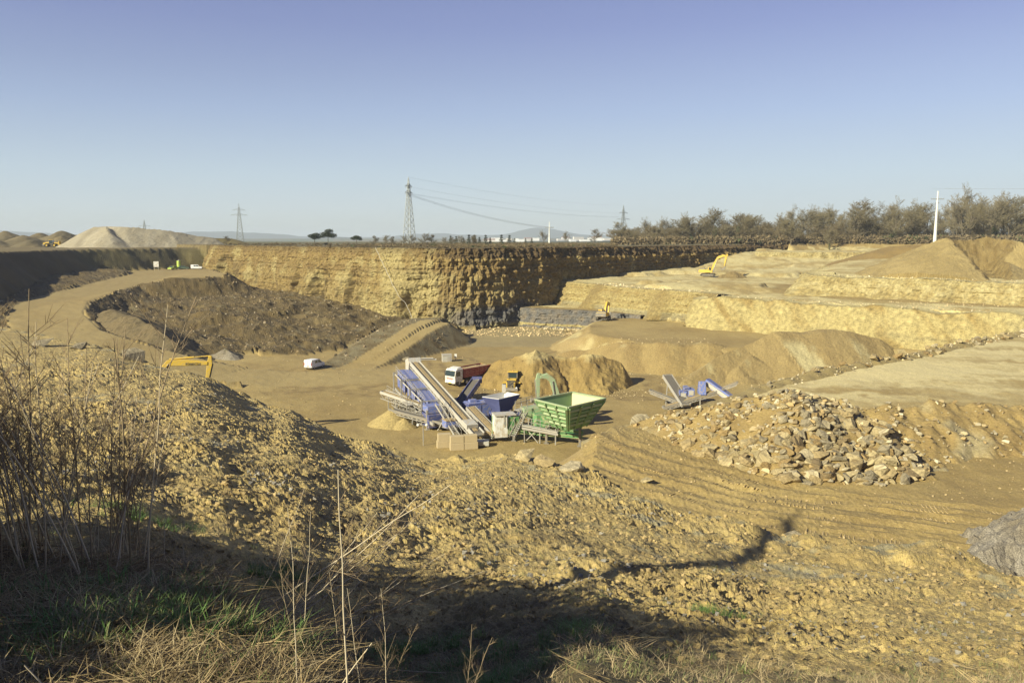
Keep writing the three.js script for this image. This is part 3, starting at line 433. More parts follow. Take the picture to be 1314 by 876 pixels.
  pile('stockpile', 'low row of tipped gravel heaps on the pit floor', 2, 52, 140, 184, .34, (x, d) => rounded(b(x, d), 5.4, 1) + .55 * Math.abs(Math.sin(x * .38 + .8 * noise(x * .1, d * .1))) * sst(0, 2, b(x, d)) - .2 + .14 * fbm(x * .6, d * .6, 3),
    (x, d, h) => mixc(mixc([.47, .34, .165], [.33, .225, .105], clamp(.45 + noise(x * .2 + 3, 1) * 1.6 + .4 * fbm(x * .6, d * .3, 2), 0, 1)), [.62, .52, .34], sst(.3, .45, noise(x * .21, d * .21 + 3)) * sst(3.6, 4.6, h)));
  // yellow sand mound behind the wheel loader
  b = heap([[[-9, 150, .6], [-4.5, 141, 2.8], [0, 137.5, 4.3], [4, 136, 6.1], [7.5, 137.5, 4.9], [10.5, 137.5, 4.5], [13.5, 136.6, 5.3], [18.4, 138, 3.5]]], .64);
  pile('stockpile', 'steep yellow sand mound behind the wheel loader', -16, 30, 122, 158, .26, (x, d) => { const cut = x > 19.2 + .5 * noise(d, 1) ? (x - 19.2) * 1.1 : 0; return b(x, d) - cut + .8 * fbm(x * .2, d * .2, 3) + .35 * ridge(x * .3, d * .12, 3) - .3 + .2 * fbm(x * .9, d * .9, 3); },
    (x, d, h) => mixc(mixc([.45, .31, .125], [.34, .225, .09], clamp(.5 + 1.2 * fbm(x * .2, d * .12, 3), 0, 1)), [.62, .49, .27], sst(4.2, 5.2, h + .8 * noise(x * .5, d * .5)) * .85));
  b = heap([[[-95, 190, 8.4], [-86, 180, 8.2], [-77, 171, 6.3], [-69, 163, 3.6]]], .5);
  pile('spoil_heap', 'small brown spoil mound inside the road bend', -112, -56, 152, 204, .4, (x, d) => rounded(b(x, d), 8.4, 1) + .6 * fbm(x * .14, d * .14, 3) + .2 * ridge(x * .5, d * .5, 2), mk([.24, .175, .10], [.16, .12, .07], 1));
  b = heap([[[-61, 169, 1.5], [-58.5, 166, .9]]], .5);
  pile('stockpile', 'small pale grey stone heap at the foot of the dark spoil slope', -70, -50, 154, 178, .3, (x, d) => b(x, d) + .4 + .3 * fbm(x * .6, d * .6, 3), mk([.36, .32, .24], [.25, .205, .14], 1));
  b = heap([[[-16.2, 107, 2.3]], [[-14.4, 105, 1.3]]], .66);
  pile('stockpile', 'small sand cone under the left conveyor of the crushing plant', -22, -9, 99, 114, .2, (x, d) => b(x, d) + .08 * fbm(x, d, 3), mk([.56, .42, .21], [.47, .34, .16], .8));
  b = heap([[[68.5, 262, 13.4], [72, 262.5, 14.4], [75, 263, 13.6]]], .6);
  pile('spoil_heap', 'dug out earth heap in front of the upper yellow excavator', 56, 84, 250, 274, .35, (x, d) => b(x, d) + .3 * fbm(x * .6, d * .6, 3), mk([.33, .235, .115], [.24, .17, .085], 1));
  b = heap([[[22, 35.2, 10.9], [24.5, 36.6, 12.1], [28, 38, 12.9], [36, 40, 13.2]]], .75);
  pile('spoil_heap', 'grey clay heap at the right edge beside the wet track', 16, 42, 28, 50, .14, (x, d) => rounded(b(x, d), 13.2, .8) + .6 * fbm(x * .5, d * .5, 3) + .5 * Math.max(0, .5 - cell(x * 1.1, d * 1.1)[0]) + .3 * Math.max(0, .5 - cell(x * 2.6, d * 2.6)[0]) + .12 * fbm(x * 3, d * 3, 2), (x, d, h) => mixc([.36, .33, .275], [.25, .215, .155], clamp(.5 + fbm(x * .6, d * .6, 3) + .4 * noise(x * 3, d * 3), 0, 1)));
}

// ---------- hills on the horizon ----------
for (const [dist, lo, amp, f, sd, c, lb] of [[5200, 20, 52, .0011, 3, [.045, .055, .035], 'nearer wooded ridge of blue hills on the horizon'], [7800, 66, 70, .0009, 9, [.045, .055, .04], 'farther blue ridge of hills on the horizon']]) {
  const p = [], idx = [], n = 240, rows = 8;
  for (let j = 0; j <= rows; j++) for (let i = 0; i <= n; i++) {
    const a = lerp(-1.0, 1.0, i / n), x = Math.sin(a) * dist, z = Math.cos(a) * dist, top = lo + amp * (fbm(x * f + sd, sd, 4)) + amp * .8 * Math.exp(-Math.pow((a - .035) / .03, 2)) * (sd > 5 ? 1 : .2) - 60 * sst(.2, .5, a) * 0, t = j / rows;
    p.push(x * (1 - .12 * (1 - t)), lerp(-60, Math.max(-20, top), Math.sin(t * PI / 2)), -z * (1 - .12 * (1 - t)));
  }
  for (let j = 0; j < rows; j++) for (let i = 0; i < n; i++) { const A = j * (n + 1) + i; idx.push(A, A + 1, A + n + 2, A, A + n + 2, A + n + 1); }
  const g = new THREE.BufferGeometry(); g.setAttribute('position', new THREE.Float32BufferAttribute(p, 3)); g.setIndex(idx); g.computeVertexNormals();
  meta(part('hills', g, plain(...c, 1)), lb, 'hills', null, 'structure');
}

// ---------- stones ----------
function rockGeo(seed, flat = .75, n = 13) {   // angular broken stone: hull of a few scattered corners
  const r = rng(seed), P = []; for (let k = 0; k < n; k++) { const v = V(r() - .5, r() - .5, r() - .5); const m = Math.max(Math.abs(v.x), Math.abs(v.y), Math.abs(v.z)); v.multiplyScalar((.78 + .22 * r()) / m); v.lerp(v.clone().normalize(), .35); P.push(V(v.x * (.95 + .3 * (seed % 5) / 5), v.y * flat, v.z * .9)); }
  const g = new ConvexGeometry(P); g.setAttribute('uv', new THREE.BufferAttribute(new Float32Array(g.attributes.position.count * 2).map((_, i) => { const k = i >> 1; return i & 1 ? g.attributes.position.getY(k) * .3 + g.attributes.position.getZ(k) * .2 : g.attributes.position.getX(k) * .3; }), 2)); return g;
}
const ROCKS = Array.from({ length: 9 }, (_, k) => rockGeo(100 + k * 7, k % 3 ? .8 : .5, 11 + k % 4));
const stoneTones = [[.47, .39, .22], [.40, .315, .165], [.53, .46, .30], [.33, .285, .19], [.35, .25, .11], [.25, .19, .10]];
const stoneMats = stoneTones.map(c => new THREE.MeshStandardMaterial({ color: col(...c), map: rockMap, bumpMap: rockBump, bumpScale: .06, roughness: .95 }));
function stoneMesh(r, x, y, z, s, tone) { const m = new THREE.Mesh(ROCKS[Math.floor(r() * 9)], stoneMats[tone ?? Math.floor(r() * 6)]); m.position.set(x, y, z); m.rotation.set((r() - .5) * .9, r() * 6.3, (r() - .5) * .9); m.scale.setScalar(s); m.castShadow = m.receiveShadow = true; return m; }
const whiteStone = new THREE.MeshStandardMaterial({ color: 0xffffff, roughness: .95, bumpMap: rockBump, bumpScale: .05 });
function scatter(name, label, category, geo, list, parent, mat = whiteStone) {   // countless small pieces: [x, y, z, size, [r, g, b], squash]
  const m = new THREE.InstancedMesh(geo, mat, list.length), q = new THREE.Quaternion(), e = new THREE.Euler(), M = new THREE.Matrix4(), r = rng(list.length + 5), cc = new THREE.Color();
  list.forEach((a, i) => { e.set((r() - .5) * 1.2, r() * 6.3, (r() - .5) * 1.2); q.setFromEuler(e); M.compose(V(a[0], a[1], a[2]), q, V(a[3], a[3] * (a[5] ?? 1), a[3])); m.setMatrixAt(i, M); m.setColorAt(i, cc.setRGB(...a[4])); });
  m.name = parent ? name : numbered(name); m.castShadow = m.receiveShadow = true; m.userData.kind = 'stuff'; (parent || scene).add(m);
  if (!parent) meta(m, label, category, null, 'stuff'); return m;
}
const jit = (c, r, k = .25) => { const f = 1 + (r() - .5) * 2 * k; return [c[0] * f, c[1] * f, c[2] * f]; };
const SMALL = rockGeo(55, .8, 10);
// the big rubble pile on the bench
let RUB;
{
  const r = rng(4242), base = heap([[[11.5, 64, 10.6], [14, 61.5, 11.7], [17, 59, 12.9], [20.2, 57.3, 14.2], [22.5, 57.6, 13.5], [26, 58.4, 12.5], [31, 59.4, 12.5], [38, 60.2, 12.1], [52, 62, 11.8]], [[20, 56, 13.2], [18, 51.5, 11.7], [17.5, 48.6, 10.5]], [[26, 57, 12], [24.5, 51, 11], [22.5, 48.4, 10.3]]], .46);
  RUB = (x, d) => { let h = base(x, d); const back = segInfo(x, d, [[11.5, 64], [20.2, 57.3], [31, 59.4], [52, 62]]); if (back[1] > 0) h -= .5 * back[0]; h += .35 * fbm(x * .3, d * .3, 3) + (x > 24 ? .45 * ridge(x * .35, d * .2, 3) - .2 : .1) + .1 * fbm(x * 1.3, d * 1.3, 2); return h; };
  const t = thing('rubble_pile', 'long heap of broken quarry stone and earth on the bench at right', 'rubble', 0, 0, 0);
  const core = pile('earth_core', null, 6, 54, 43, 70, .16, RUB, (x, d, h) => mixc(mixc([.42, .30, .14], [.32, .22, .10], clamp(.5 + 1.2 * fbm(x * .3, d * .3, 3), 0, 1)), [.40, .35, .26], sst(.1, .4, fbm(x * .2 + 9, d * .2, 3)) * .6), null, soilMat(soilMap, soilBump, .06));
  scene.remove(core); core.name = 'earth_core'; core.userData = {}; t.add(core);
  const L = [];
  for (let k = 0; k < 5200; k++) {
    const x = 9 + r() * 34, d = 46 + r() * 19, h = RUB(x, d); if (h < macro(x, d) + .02) continue;
    const dens = x < 25 ? sst(9.5, 13, x) * (noise(x * .3 + 1.2, d * .3) > .22 && x < 18.5 && d > 54 ? .25 : 1) : x < 29 ? .6 : .22 + .25 * sst(0, .3, noise(x * .3, d * .3));
    if (r() > dens) continue; const low = sst(59, 48, d);
    let s = (.13 + .3 * Math.pow(r(), 2.2)) * (.75 + .6 * low) * (x > 26 ? .72 : 1.08); if (r() < .05) s *= 1.5;
    L.push([x, h + s * .22, -d, s]);
  }
  L.sort((a, b) => b[3] - a[3]);
  for (const a of L.slice(0, 290)) { const g = a[0] > 19.5 && a[0] < 22.5 && r() < .3; const m = stoneMesh(r, a[0], a[1], a[2], a[3], g ? 3 : [0, 1, 2, 0, 1, 4, 5, 3][Math.floor(r() * 8)]); m.name = 'stone'; t.add(m); }
  scatter('stone_rubble', null, null, ROCKS[1], L.slice(290, 2400).map(a => [a[0], a[1], a[2], a[3] * .95, jit(stoneTones[Math.floor(r() * 6)], r), .85]), t);
}
// row of boulders along the edge of the bench
{
  const r = rng(77), EDGE = [[13.2, 70.3], [14.3, 71.2], [23.6, 78.7], [32.4, 85.4], [46.9, 96.4], [63.4, 110.6], [80, 124.2], [93, 138]];
  const t = thing('rock_berm', 'low bank of earth and boulders along the edge of the right bench', 'berm', 0, 0, 0);
  const hb = (x, d) => { const s = segInfo(x, d, EDGE); return 10.05 - benchDrop(x, d) + (.25 + .6 * sst(14, 26, s[3])) * Math.exp(-s[0] * s[0] / 1.4) * (.55 + .9 * clamp(.4 + noise(s[3] * .35, 2), 0, 1)) + .18 * fbm(x * .9, d * .9, 2) - (s[1] > 0 ? .85 * Math.max(0, s[0] - .5) : .2 * Math.max(0, s[0] - 1)); };
  const p = [], idx = [], c = [], S = smoothPath(EDGE, .3), W = 14, uv = [];
  S.forEach((q, i) => { for (let k = 0; k <= W; k++) { const o = (k / W - .5) * 6, x = q.x - q.nx * o, d = q.d - q.nd * o; p.push(x, hb(x, d), -d); uv.push(x / 3, d / 3); c.push(...hue(mixc([.45, .34, .17], [.31, .235, .125], clamp(.5 + fbm(x * .8, d * .8, 3), 0, 1)))); } });
  for (let i = 0; i < S.length - 1; i++) for (let k = 0; k < W; k++) { const a = i * (W + 1) + k; idx.push(a, a + W + 1, a + 1, a + 1, a + W + 1, a + W + 2); }
  const g = new THREE.BufferGeometry(); g.setAttribute('position', new THREE.Float32BufferAttribute(p, 3)); g.setAttribute('color', new THREE.Float32BufferAttribute(c, 3)); g.setAttribute('uv', new THREE.Float32BufferAttribute(uv, 2)); g.setIndex(idx); g.computeVertexNormals();
  part('earth_bank', g, soilMat(soilMap, soilBump, .06), t);
  for (let k = 0; k < 170; k++) { const q = S[Math.floor(r() * S.length)]; if (q.s < 16 && r() < .75) continue; const o = (r() - .5) * 2.6, s = (.15 + .5 * Math.pow(r(), 2.4)) * (q.s < 18 ? .55 : 1), x = q.x + q.nx * o, d = q.d + q.nd * o; const m = stoneMesh(r, x, hb(x, d) + s * .3, -d, s, [0, 1, 2, 5, 4, 3][Math.floor(r() * 6)]); m.name = 'stone'; t.add(m); }
  const L = []; for (let k = 0; k < 900; k++) { const q = S[Math.floor(r() * S.length)], o = (r() - .5) * 5; if (q.s < 20 && r() < .8) continue; const s = .07 + .14 * r(), x = q.x + q.nx * o, d = q.d + q.nd * o; L.push([x, hb(x, d) + s * .2, -d, s, jit(stoneTones[Math.floor(r() * 6)], r)]); }
  scatter('gravel', null, null, SMALL, L, t);
}
// single boulders lying on the bank
for (const [x, d, s, sq, tone, rot, lb] of [
  [2.9, 55.5, 1.35, .5, 1, .4, 'large flat brown boulder on the bank below the green hopper'], [.9, 53.5, .75, .8, 0, 1.2, 'squat tan boulder left of the flat brown boulder'], [2.2, 51.4, .62, .8, 1, 2.2, 'rounded tan boulder lower on the bank than the flat brown one'],
  [3.6, 49.3, .8, .45, 2, .2, 'flat pale slab at the edge of the wheel tracks'], [10.6, 64.8, .85, .8, 2, .9, 'pale square boulder at the left tip of the rubble pile'], [8.4, 48.2, .42, .7, 0, .1, 'small pale boulder alone on the wheel tracks'],
  [-38.3, 80.5, 1.05, .95, 3, .5, 'light grey boulder on the bank left of the yellow digger boom'], [-52, 88, 1.3, .45, 3, 1.5, 'grey slab leaning on the crest of the left bank'], [-47, 86.5, .9, .5, 3, .8, 'small grey slab beside the leaning slab on the left bank'], [13.6, 37.2, .75, .42, 3, .9, 'dark grey slab where the pole shadow ends'], [-22, 163.6, .8, .7, 3, .3, 'grey boulder on the pit floor beside the shed']]) {
  const r = rng(Math.round(x * 31 + d * 7)), m = stoneMesh(r, x, ground(x, d) + s * sq * .45, -d, s, tone); m.scale.set(s * 1.15, s * sq * 1.2, s); m.rotation.set(.15, rot, .1); m.name = numbered('boulder'); scene.add(m); meta(m, lb, 'boulder');
}
// loose stones and clods nobody could count
{
  const r = rng(9001), L = [];
  for (let k = 0; k < 42000; k++) {
    const dd = 8 * Math.pow(11, Math.pow(r(), .8)), a = (r() - .5) * 1.5, x = a * dd; const h = ground(x, dd); if (ZONE !== Z.bank) continue;
    const n = noise(x * .13 + 3, dd * .13); if (r() > .6 + n) continue;
    const s = (.02 + .085 * Math.pow(r(), 3)) * (dd < 20 ? .8 : 1.25), turf = sst(17, 10, dd - 4 * n); if (r() < turf * .8) continue;
    const cl = noise(x * .22 + 30, dd * .16 - 8) > .14 && r() < .5 ? [.34, .315, .26] : [.45, .335, .15]; L.push([x, h + s * .25, -dd, s, jit(cl, r, .25), .8]);
  }
  scatter('earth_clods', 'crumbled ochre earth clods strewn over the bank', 'clods', SMALL, L);
  const K = [];
  for (let k = 0; k < 5200; k++) { const x = -135 + r() * 120, d = 138 + r() * 140, h = ground(x, d); if (ZONE !== Z.dump && ZONE !== Z.ramp) continue; const s = .12 + .4 * Math.pow(r(), 3); K.push([x, h + s * .2, -d, s, jit(r() < .75 ? [.19, .14, .075] : [.27, .22, .14], r, .3), .8]); }
  scatter('spoil_stones', 'stones littering the dark spoil slope', 'stones', SMALL, K);
  const T = [];
  const edge = (P, n, w, y, s0) => { const S = smoothPath(P, .5); for (let k = 0; k < n; k++) { const q = S[Math.floor(r() * S.length)], o = -r() * w + .6, s = s0 * (.4 + r() * r()); T.push([q.x + q.nx * o, y + .1, -(q.d + q.nd * o), s, jit(stoneTones[Math.floor(r() * 3)], r, .25), .7]); } };
  edge([[46.5, 188.5], [56, 176], [66, 167.5], [75.6, 156], [86.5, 145.7], [94, 137]], 150, 4.5, 11.7, .28); edge([[74, 202], [73.6, 194], [84, 182], [93, 172], [103, 163], [118, 151]], 110, 4, 16.3, .3); edge([[24, 234], [32, 215], [40, 205.5], [46, 197]], 200, 6, 11.9, .4); edge([[10, 222], [19, 217.5], [26, 211]], 180, -5, .6, .4);
  for (let k = 0; k < 700; k++) { const x = -18 + r() * 40, d = 205 + r() * 22, h = ground(x, d); if (ZONE !== Z.floor) continue; const s = .15 + .4 * r() * r(); T.push([x, h + s * .2, -d, s, jit([.5, .38, .2], r, .3), .8]); }
  for (let k = 0; k < 2600; k++) { const f = r(), x = f < .35 ? 26 + r() * 50 : f < .6 ? 3 + r() * 38 : f < .8 ? -8 + r() * 30 : 80 + r() * 40, d = f < .35 ? 132 + r() * 16 : f < .6 ? 146 + r() * 20 : f < .8 ? 126 + r() * 6 : 160 + r() * 12, h = ground(x, d); const s = .07 + .2 * Math.pow(r(), 4); T.push([x, h + s * .2, -d, s, jit([.42, .33, .18], r, .3), .8]); }
  for (let k = 0; k < 1800; k++) { const x = -60 + r() * 95, d = 96 + r() * 75, h = ground(x, d); if (ZONE !== Z.floor && ZONE !== Z.road) continue; const s = .04 + .16 * Math.pow(r(), 5); T.push([x, h + s * .2, -d, s, jit([.38, .29, .15], r, .35), .8]); }
  for (let k = 0; k < 2600; k++) { const x = 2 + r() * 40, d = 36 + r() * 34, h = ground(x, d); if (ZONE !== Z.bench) continue; const s = .025 + .1 * Math.pow(r(), 4); T.push([x, h + s * .2, -d, s, jit([.46, .35, .18], r, .3), .8]); }
  scatter('fallen_stones', 'stones fallen along the rock faces and terrace edges', 'stones', SMALL, T);
}

// ---------- trees ----------
const ORD = 'first second third fourth fifth sixth seventh eighth ninth tenth eleventh twelfth thirteenth fourteenth fifteenth sixteenth seventeenth eighteenth nineteenth twentieth'.split(' ');
const ord = n => n < 20 ? ORD[n] : 'twenty-' + ORD[n - 20];
function triTwigs(list) { // [from, to, width]: slender triangular blades
  const p = []; for (const [a, b, w] of list) { const d = V(b[0] - a[0], b[1] - a[1], b[2] - a[2]).normalize(), s = V(d.z, .3, -d.x).cross(d).normalize().multiplyScalar(w / 2); p.push(a[0] - s.x, a[1] - s.y, a[2] - s.z, a[0] + s.x, a[1] + s.y, a[2] + s.z, ...b); }
  const g = new THREE.BufferGeometry(); g.setAttribute('position', new THREE.Float32BufferAttribute(p, 3)); g.computeVertexNormals(); return g;
}
function bareTree(seed, H, spread, slim = 1) {
  const r = rng(seed), limbs = [], twigs = [], trunk = [];
  const N = [4, 3, 2, 2, 2], K = [2, 2, 3, 3], LEN = [.72, .5, .58, .62, .62];
  function grow(a, dir, len, rad, lev) {
    const segs = N[lev]; let p = a.clone(), d = dir.clone();
    for (let k = 0; k < segs; k++) {
      const n = p.clone().addScaledVector(d, len / segs), r0 = rad * (1 - k / segs * .6), r1 = rad * (1 - (k + 1) / segs * .6);
      if (lev === 0) trunk.push(rod(p.toArray(), n.toArray(), r0, 6, r1)); else if (lev < 3) limbs.push(beam(p.toArray(), n.toArray(), r0 + r1)); else twigs.push([p.toArray(), n.toArray(), Math.max(.115, r0 * 2.4)]);
      p = n; d.add(V((r() - .5) * .4, .05 * slim, (r() - .5) * .4)).normalize();
      if (lev < 4) for (let q = 0; q < K[lev] + (lev === 0 && k > 0 ? 1 : 0); q++) { const az = r() * 6.283, tilt = (.55 + r() * .8) * spread * (lev === 0 ? 1.5 - k * .22 : 1); const u = d.clone().add(V(Math.cos(az) * tilt, (r() - .3) * .4, Math.sin(az) * tilt)).normalize(); grow(p.clone(), u, len * LEN[lev + 1] * (.7 + r() * .5) * (lev === 0 ? 1.05 - k * .12 : 1), r1 * .5, lev + 1); }
    }
  }
  grow(V(0, 0, 0), V((r() - .5) * .12, 1, (r() - .5) * .12), H * .62, H * .02, 0);
  return { trunk: merge(trunk), limbs: merge(limbs), twigs: norm(triTwigs(twigs)) };
}
const barkM = plain(.11, .09, .06, .95), limbM = plain(.12, .098, .062, .95), twigM = [plain(.14, .118, .064, .95), plain(.16, .135, .08, .95), plain(.12, .10, .055, .95)];
const TREES = [bareTree(11, 17, .95), bareTree(23, 15, .8, 1.5), bareTree(37, 18, 1.0), bareTree(51, 13, 1.0), bareTree(67, 16, .75, 1.8), bareTree(83, 11, 1.1)];
const ivyM = plain(.055, .085, .028, .8);
function leafClump(seed, n, R, sy, size) { const r = rng(seed), p = []; for (let k = 0; k < n; k++) { const a = r() * 6.283, b = Math.acos(2 * r() - 1), q = R * Math.pow(r(), .4), c = V(Math.sin(b) * Math.cos(a) * q, Math.cos(b) * q * sy, Math.sin(b) * Math.sin(a) * q); const u = V(r() - .5, r() - .5, r() - .5).normalize().multiplyScalar(size), w = V(r() - .5, r() - .5, r() - .5).normalize().multiplyScalar(size); p.push(c.x, c.y, c.z, c.x + u.x, c.y + u.y, c.z + u.z, c.x + w.x, c.y + w.y, c.z + w.z); } const g = new THREE.BufferGeometry(); g.setAttribute('position', new THREE.Float32BufferAttribute(p, 3)); g.computeVertexNormals(); return norm(g); }
const IVY = leafClump(5, 260, .9, 3.4, .45);
function addTree(k, x, d, s, turn, label, group, ivy) {
  const T = TREES[k], t = thing('bare_tree', label, 'tree', x, ground(x, d) - .2, d, turn, group); t.scale.setScalar(s);
  part('trunk', T.trunk, barkM, t); const c = part('crown', T.twigs, twigM[k % 3], t); if (T.limbs) part('limbs', T.limbs, limbM, c);
  if (ivy) { const i = part('ivy', IVY, ivyM, t); i.position.y = 3.2; }
}
{
  const r = rng(314); let n = 0;
  const prof = a => a < .16 ? 10 : a < .25 ? 12.5 : a < .34 ? 15 : a < .44 ? 18 : a < .52 ? 19 : 22;   // height by position along the wood
  for (let row = 0; row < 3; row++) for (let a = .125 + row * .008; a < .72; a += .0085 + r() * .009) {
    if (a > .515 && a < .545 && row < 2) continue; if (row === 0 && r() < .4) continue;
    const d = 372 + row * 26 + r() * 18, k = Math.floor(r() * 6), Hk = [17, 15, 18, 13, 16, 11][k], h = prof(a) * (.6 + r() * .6) * (row === 2 ? .95 : 1);
    addTree(k, a * d, d, h / Hk, r() * 6.3, row === 0 ? 'bare brown tree, ' + ord(n++) + ' from the left in the front row of the wood' : 'bare winter tree deeper in the wood at right', row === 0 ? 'front row of the bare wood' : 'inner trees of the bare wood', row === 0 && r() < .35);
  }
  addTree(5, -124.5, 352, .38, 1, 'small bare bush-like tree at the left end of the cliff top'); addTree(1, 27, 402, .42, 2, 'bare tree right beside the short white pole'); addTree(5, 41, 404, .72, .4, 'lone bare tree with level branches between the short pole and the wood'); addTree(4, 16, 408, .42, 3, 'thin bare tree just left of the short white pole');
  for (let k = 0; k < 11; k++) { const a = -.175 + k * .0125 + r() * .008, d = 300 + r() * 70; addTree([5, 3][k % 2], a * d, d, .3 + r() * .14, r() * 6, 'low bare thicket tree, ' + ord(k) + ' from the left along the cliff top around the big pylon', 'thicket around the big pylon'); }
  // scrub along the edge of the plateau and under the wood
  const G = leafClump(9, 110, 1, .75, .42), L = [];
  for (let k = 0; k < 12000; k++) { const a = lerp(-.36, .75, r()), wood = a > .13, d = wood ? 362 + r() * 70 : 222 + 190 * Math.pow(r(), 1.6), x = a * d; if (!inPoly(x, d, PLATEAU) || segInfo(x, d, WALL)[0] < 2.5) continue; const s = wood ? .9 + r() * 2.3 : .3 + .7 * r() * r(); if (!wood && a < -.18 && r() < .7) continue; L.push([x, ground(x, d) + s * .35, -d, s, jit(r() < .07 ? [.06, .075, .028] : [.15, .115, .062], r, .3), 1]); }
  scatter('scrub', 'dry brown scrub along the cliff top and under the trees', 'scrub', G, L, null, new THREE.MeshStandardMaterial({ color: 0xffffff, roughness: 1, side: THREE.DoubleSide }));
  { const U = []; for (let k = 0; k < 260; k++) { const a = .125 + .6 * r(), d = 376 + 80 * r(), x = a * d; if (a > .51 && a < .55 && d < 420) continue; U.push([x, ground(x, d) - .2, -d, (.3 + .35 * r()) * (1 + a * .6), jit([.125, .10, .055], r, .3), .9 + .3 * r()]); }
    const m = scatter('undergrowth', 'tangled bare undergrowth filling the wood at right', 'undergrowth', TREES[3].twigs, U, null, new THREE.MeshStandardMaterial({ color: 0xffffff, roughness: 1, side: THREE.DoubleSide })); const M4 = new THREE.Matrix4(), q = new THREE.Quaternion(); U.forEach((u, i) => { q.setFromAxisAngle(V(0, 1, 0), i * 2.4); M4.compose(V(u[0], u[1], u[2]), q, V(u[3] * 1.2, u[3] * u[5], u[3] * 1.2)); m.setMatrixAt(i, M4); }); }
  // pines and small firs
  const needleM = plain(.025, .036, .018, .9), N1 = leafClump(31, 420, 1, .5, .2);
  const pine = (x, d, h, label, cl) => { const t = thing('pine_tree', label, 'tree', x, ground(x, d) - .1, d, 0); part('trunk', [rod([0, 0, 0], [.1, h * .85, 0], .16, 6, .06), rod([.05, h * .5, 0], [h * .3, h * .68, .1], .06, 5), rod([.05, h * .55, 0], [-h * .3, h * .72, -.1], .06, 5)], barkM, t); for (const [cx, cy, s] of cl) { const c = part('crown', N1, needleM, t); c.position.set(cx * h, cy * h, (cx * 7 % 1) * .4); c.scale.setScalar(s * h); } };
  pine(-81.5, 334, 5.2, 'dark green pine left of the taller one on the cliff top', [[-.2, .72, .34], [.15, .8, .36], [.0, .6, .3], [.3, .62, .26]]);
  pine(-75.5, 332, 6.4, 'tallest dark green pine on the cliff top', [[-.15, .72, .3], [.1, .9, .28], [.3, .62, .3], [-.3, .58, .22], [.05, .65, .3]]);
  pine(-63.5, 330, 4.2, 'dark green pine standing apart to the right of the pair on the cliff top', [[-.25, .7, .34], [.2, .74, .36], [0, .85, .28], [.4, .6, .22]]);
  const FIR = [0, 1, 2, 3].map(k => { const g = leafClump(60 + k, 70, 1 - k * .22, .4, .34); g.translate(0, .5 + k * .75, 0); return g; }), FG = merge(FIR), FT = rod([0, -.2, 0], [0, 3.2, 0], .09, 5, .03);
  let firs = 0; for (let k = 0; k < 15; k++) { const a = -.078 + k * .0072 + r() * .004, d = 405 + r() * 30, s = .9 + r() * .7; if (k === 8 || k === 12) continue; const t = thing('fir_tree', 'small dark fir, ' + ord(firs++) + ' from the left in the row beyond the cliff top', 'tree', a * d, ground(a * d, d), d, r() * 6, 'row of small firs'); t.scale.setScalar(s); part('crown', FG, needleM, t); part('trunk', FT, barkM, t); }
}

// ---------- pylons and lines ----------
const steelM = plain(.27, .29, .28, .6, .3), concreteM = plain(.62, .63, .58, .8), wireM = plain(.22, .23, .24, .5, .5);
function lattice(x, d, H, w, arms, turn, label, tk = .14) {
  const y = ground(x, d) - .3, t = thing('lattice_pylon', label, 'pylon', x, y, d, turn), W = h => lerp(w, w * .16, Math.min(1, h / (H * .9))), cor = (h, i) => [(i & 1 ? 1 : -1) * W(h) / 2, h, (i & 2 ? 1 : -1) * W(h) / 2], br = [], N = 12;
  for (let i = 0; i < 4; i++) part('leg', [beam(cor(0, i), cor(H * .9, i), tk * 1.3), beam(cor(H * .9, i), [0, H, 0], tk)], steelM, t);
  for (let k = 0; k < N; k++) { const a = H * .9 * (1 - Math.pow(1 - k / N, 1.35)), b = H * .9 * (1 - Math.pow(1 - (k + 1) / N, 1.35)); for (const [i, j] of [[0, 1], [1, 3], [3, 2], [2, 0]]) br.push(beam(cor(a, i), cor(b, j), tk * .7), beam(cor(a, j), cor(b, i), tk * .7), beam(cor(b, i), cor(b, j), tk * .7)); }
  part('bracing', br, steelM, t);
  for (const [h, L] of arms) { const g = []; for (const s of [-1, 1]) { g.push(beam([0, h, W(h) / 2], [s * L, h, 0], tk), beam([0, h, -W(h) / 2], [s * L, h, 0], tk), beam([0, h + 1.3, 0], [s * L, h, 0], tk)); for (let q = 1; q < 3; q++) g.push(rod([s * L * q / 3, h, 0], [s * L * q / 3, h - .9, 0], .07, 5)); g.push(rod([s * L, h, 0], [s * L, h - 1, 0], .09, 5)); } part('crossarm', g, steelM, t); }
  return t;
}
function pole(x, d, H, r0, arm, ah, label) { const t = thing('concrete_pole', label, 'pole', x, ground(x, d) - .3, d, 0); part('shaft', [rod([0, 0, 0], [0, H, 0], r0, 12, r0 * .3), rod([0, H * .38, 0], [0, H * .385, 0], r0 * .86, 12)], concreteM, t); const c = part('crossarm', [beam([-arm, ah, 0], [arm, ah, 0], .32), rod([-arm, ah, 0], [-arm, ah + .5, 0], .1, 5), rod([arm, ah, 0], [arm, ah + .5, 0], .1, 5), rod([-arm * .55, ah, 0], [-arm * .55, ah + .5, 0], .1, 5), rod([arm * .55, ah, 0], [arm * .55, ah + .5, 0], .1, 5)], steelM, t); return t; }
lattice(-48.2, 380, 31.6, 4.6, [[24.4, 2.9], [27.4, 2.6]], 1.1, 'tallest lattice pylon standing just behind the middle of the cliff', .15);
lattice(-215, 640, 30.5, 5.4, [[21.5, 6.2], [25.5, 4.6]], .2, 'lattice pylon with two wide crossarms behind the left end of the cliff', .17);
lattice(96, 700, 31.5, 5.2, [[19.5, 6.8], [25, 4.4]], .5, 'slim distant lattice pylon left of the wood', .16);
lattice(-408, 900, 24.5, 5, [[17.5, 6.2]], .2, 'far lattice pylon showing only its top behind the pale stockpile', .2);
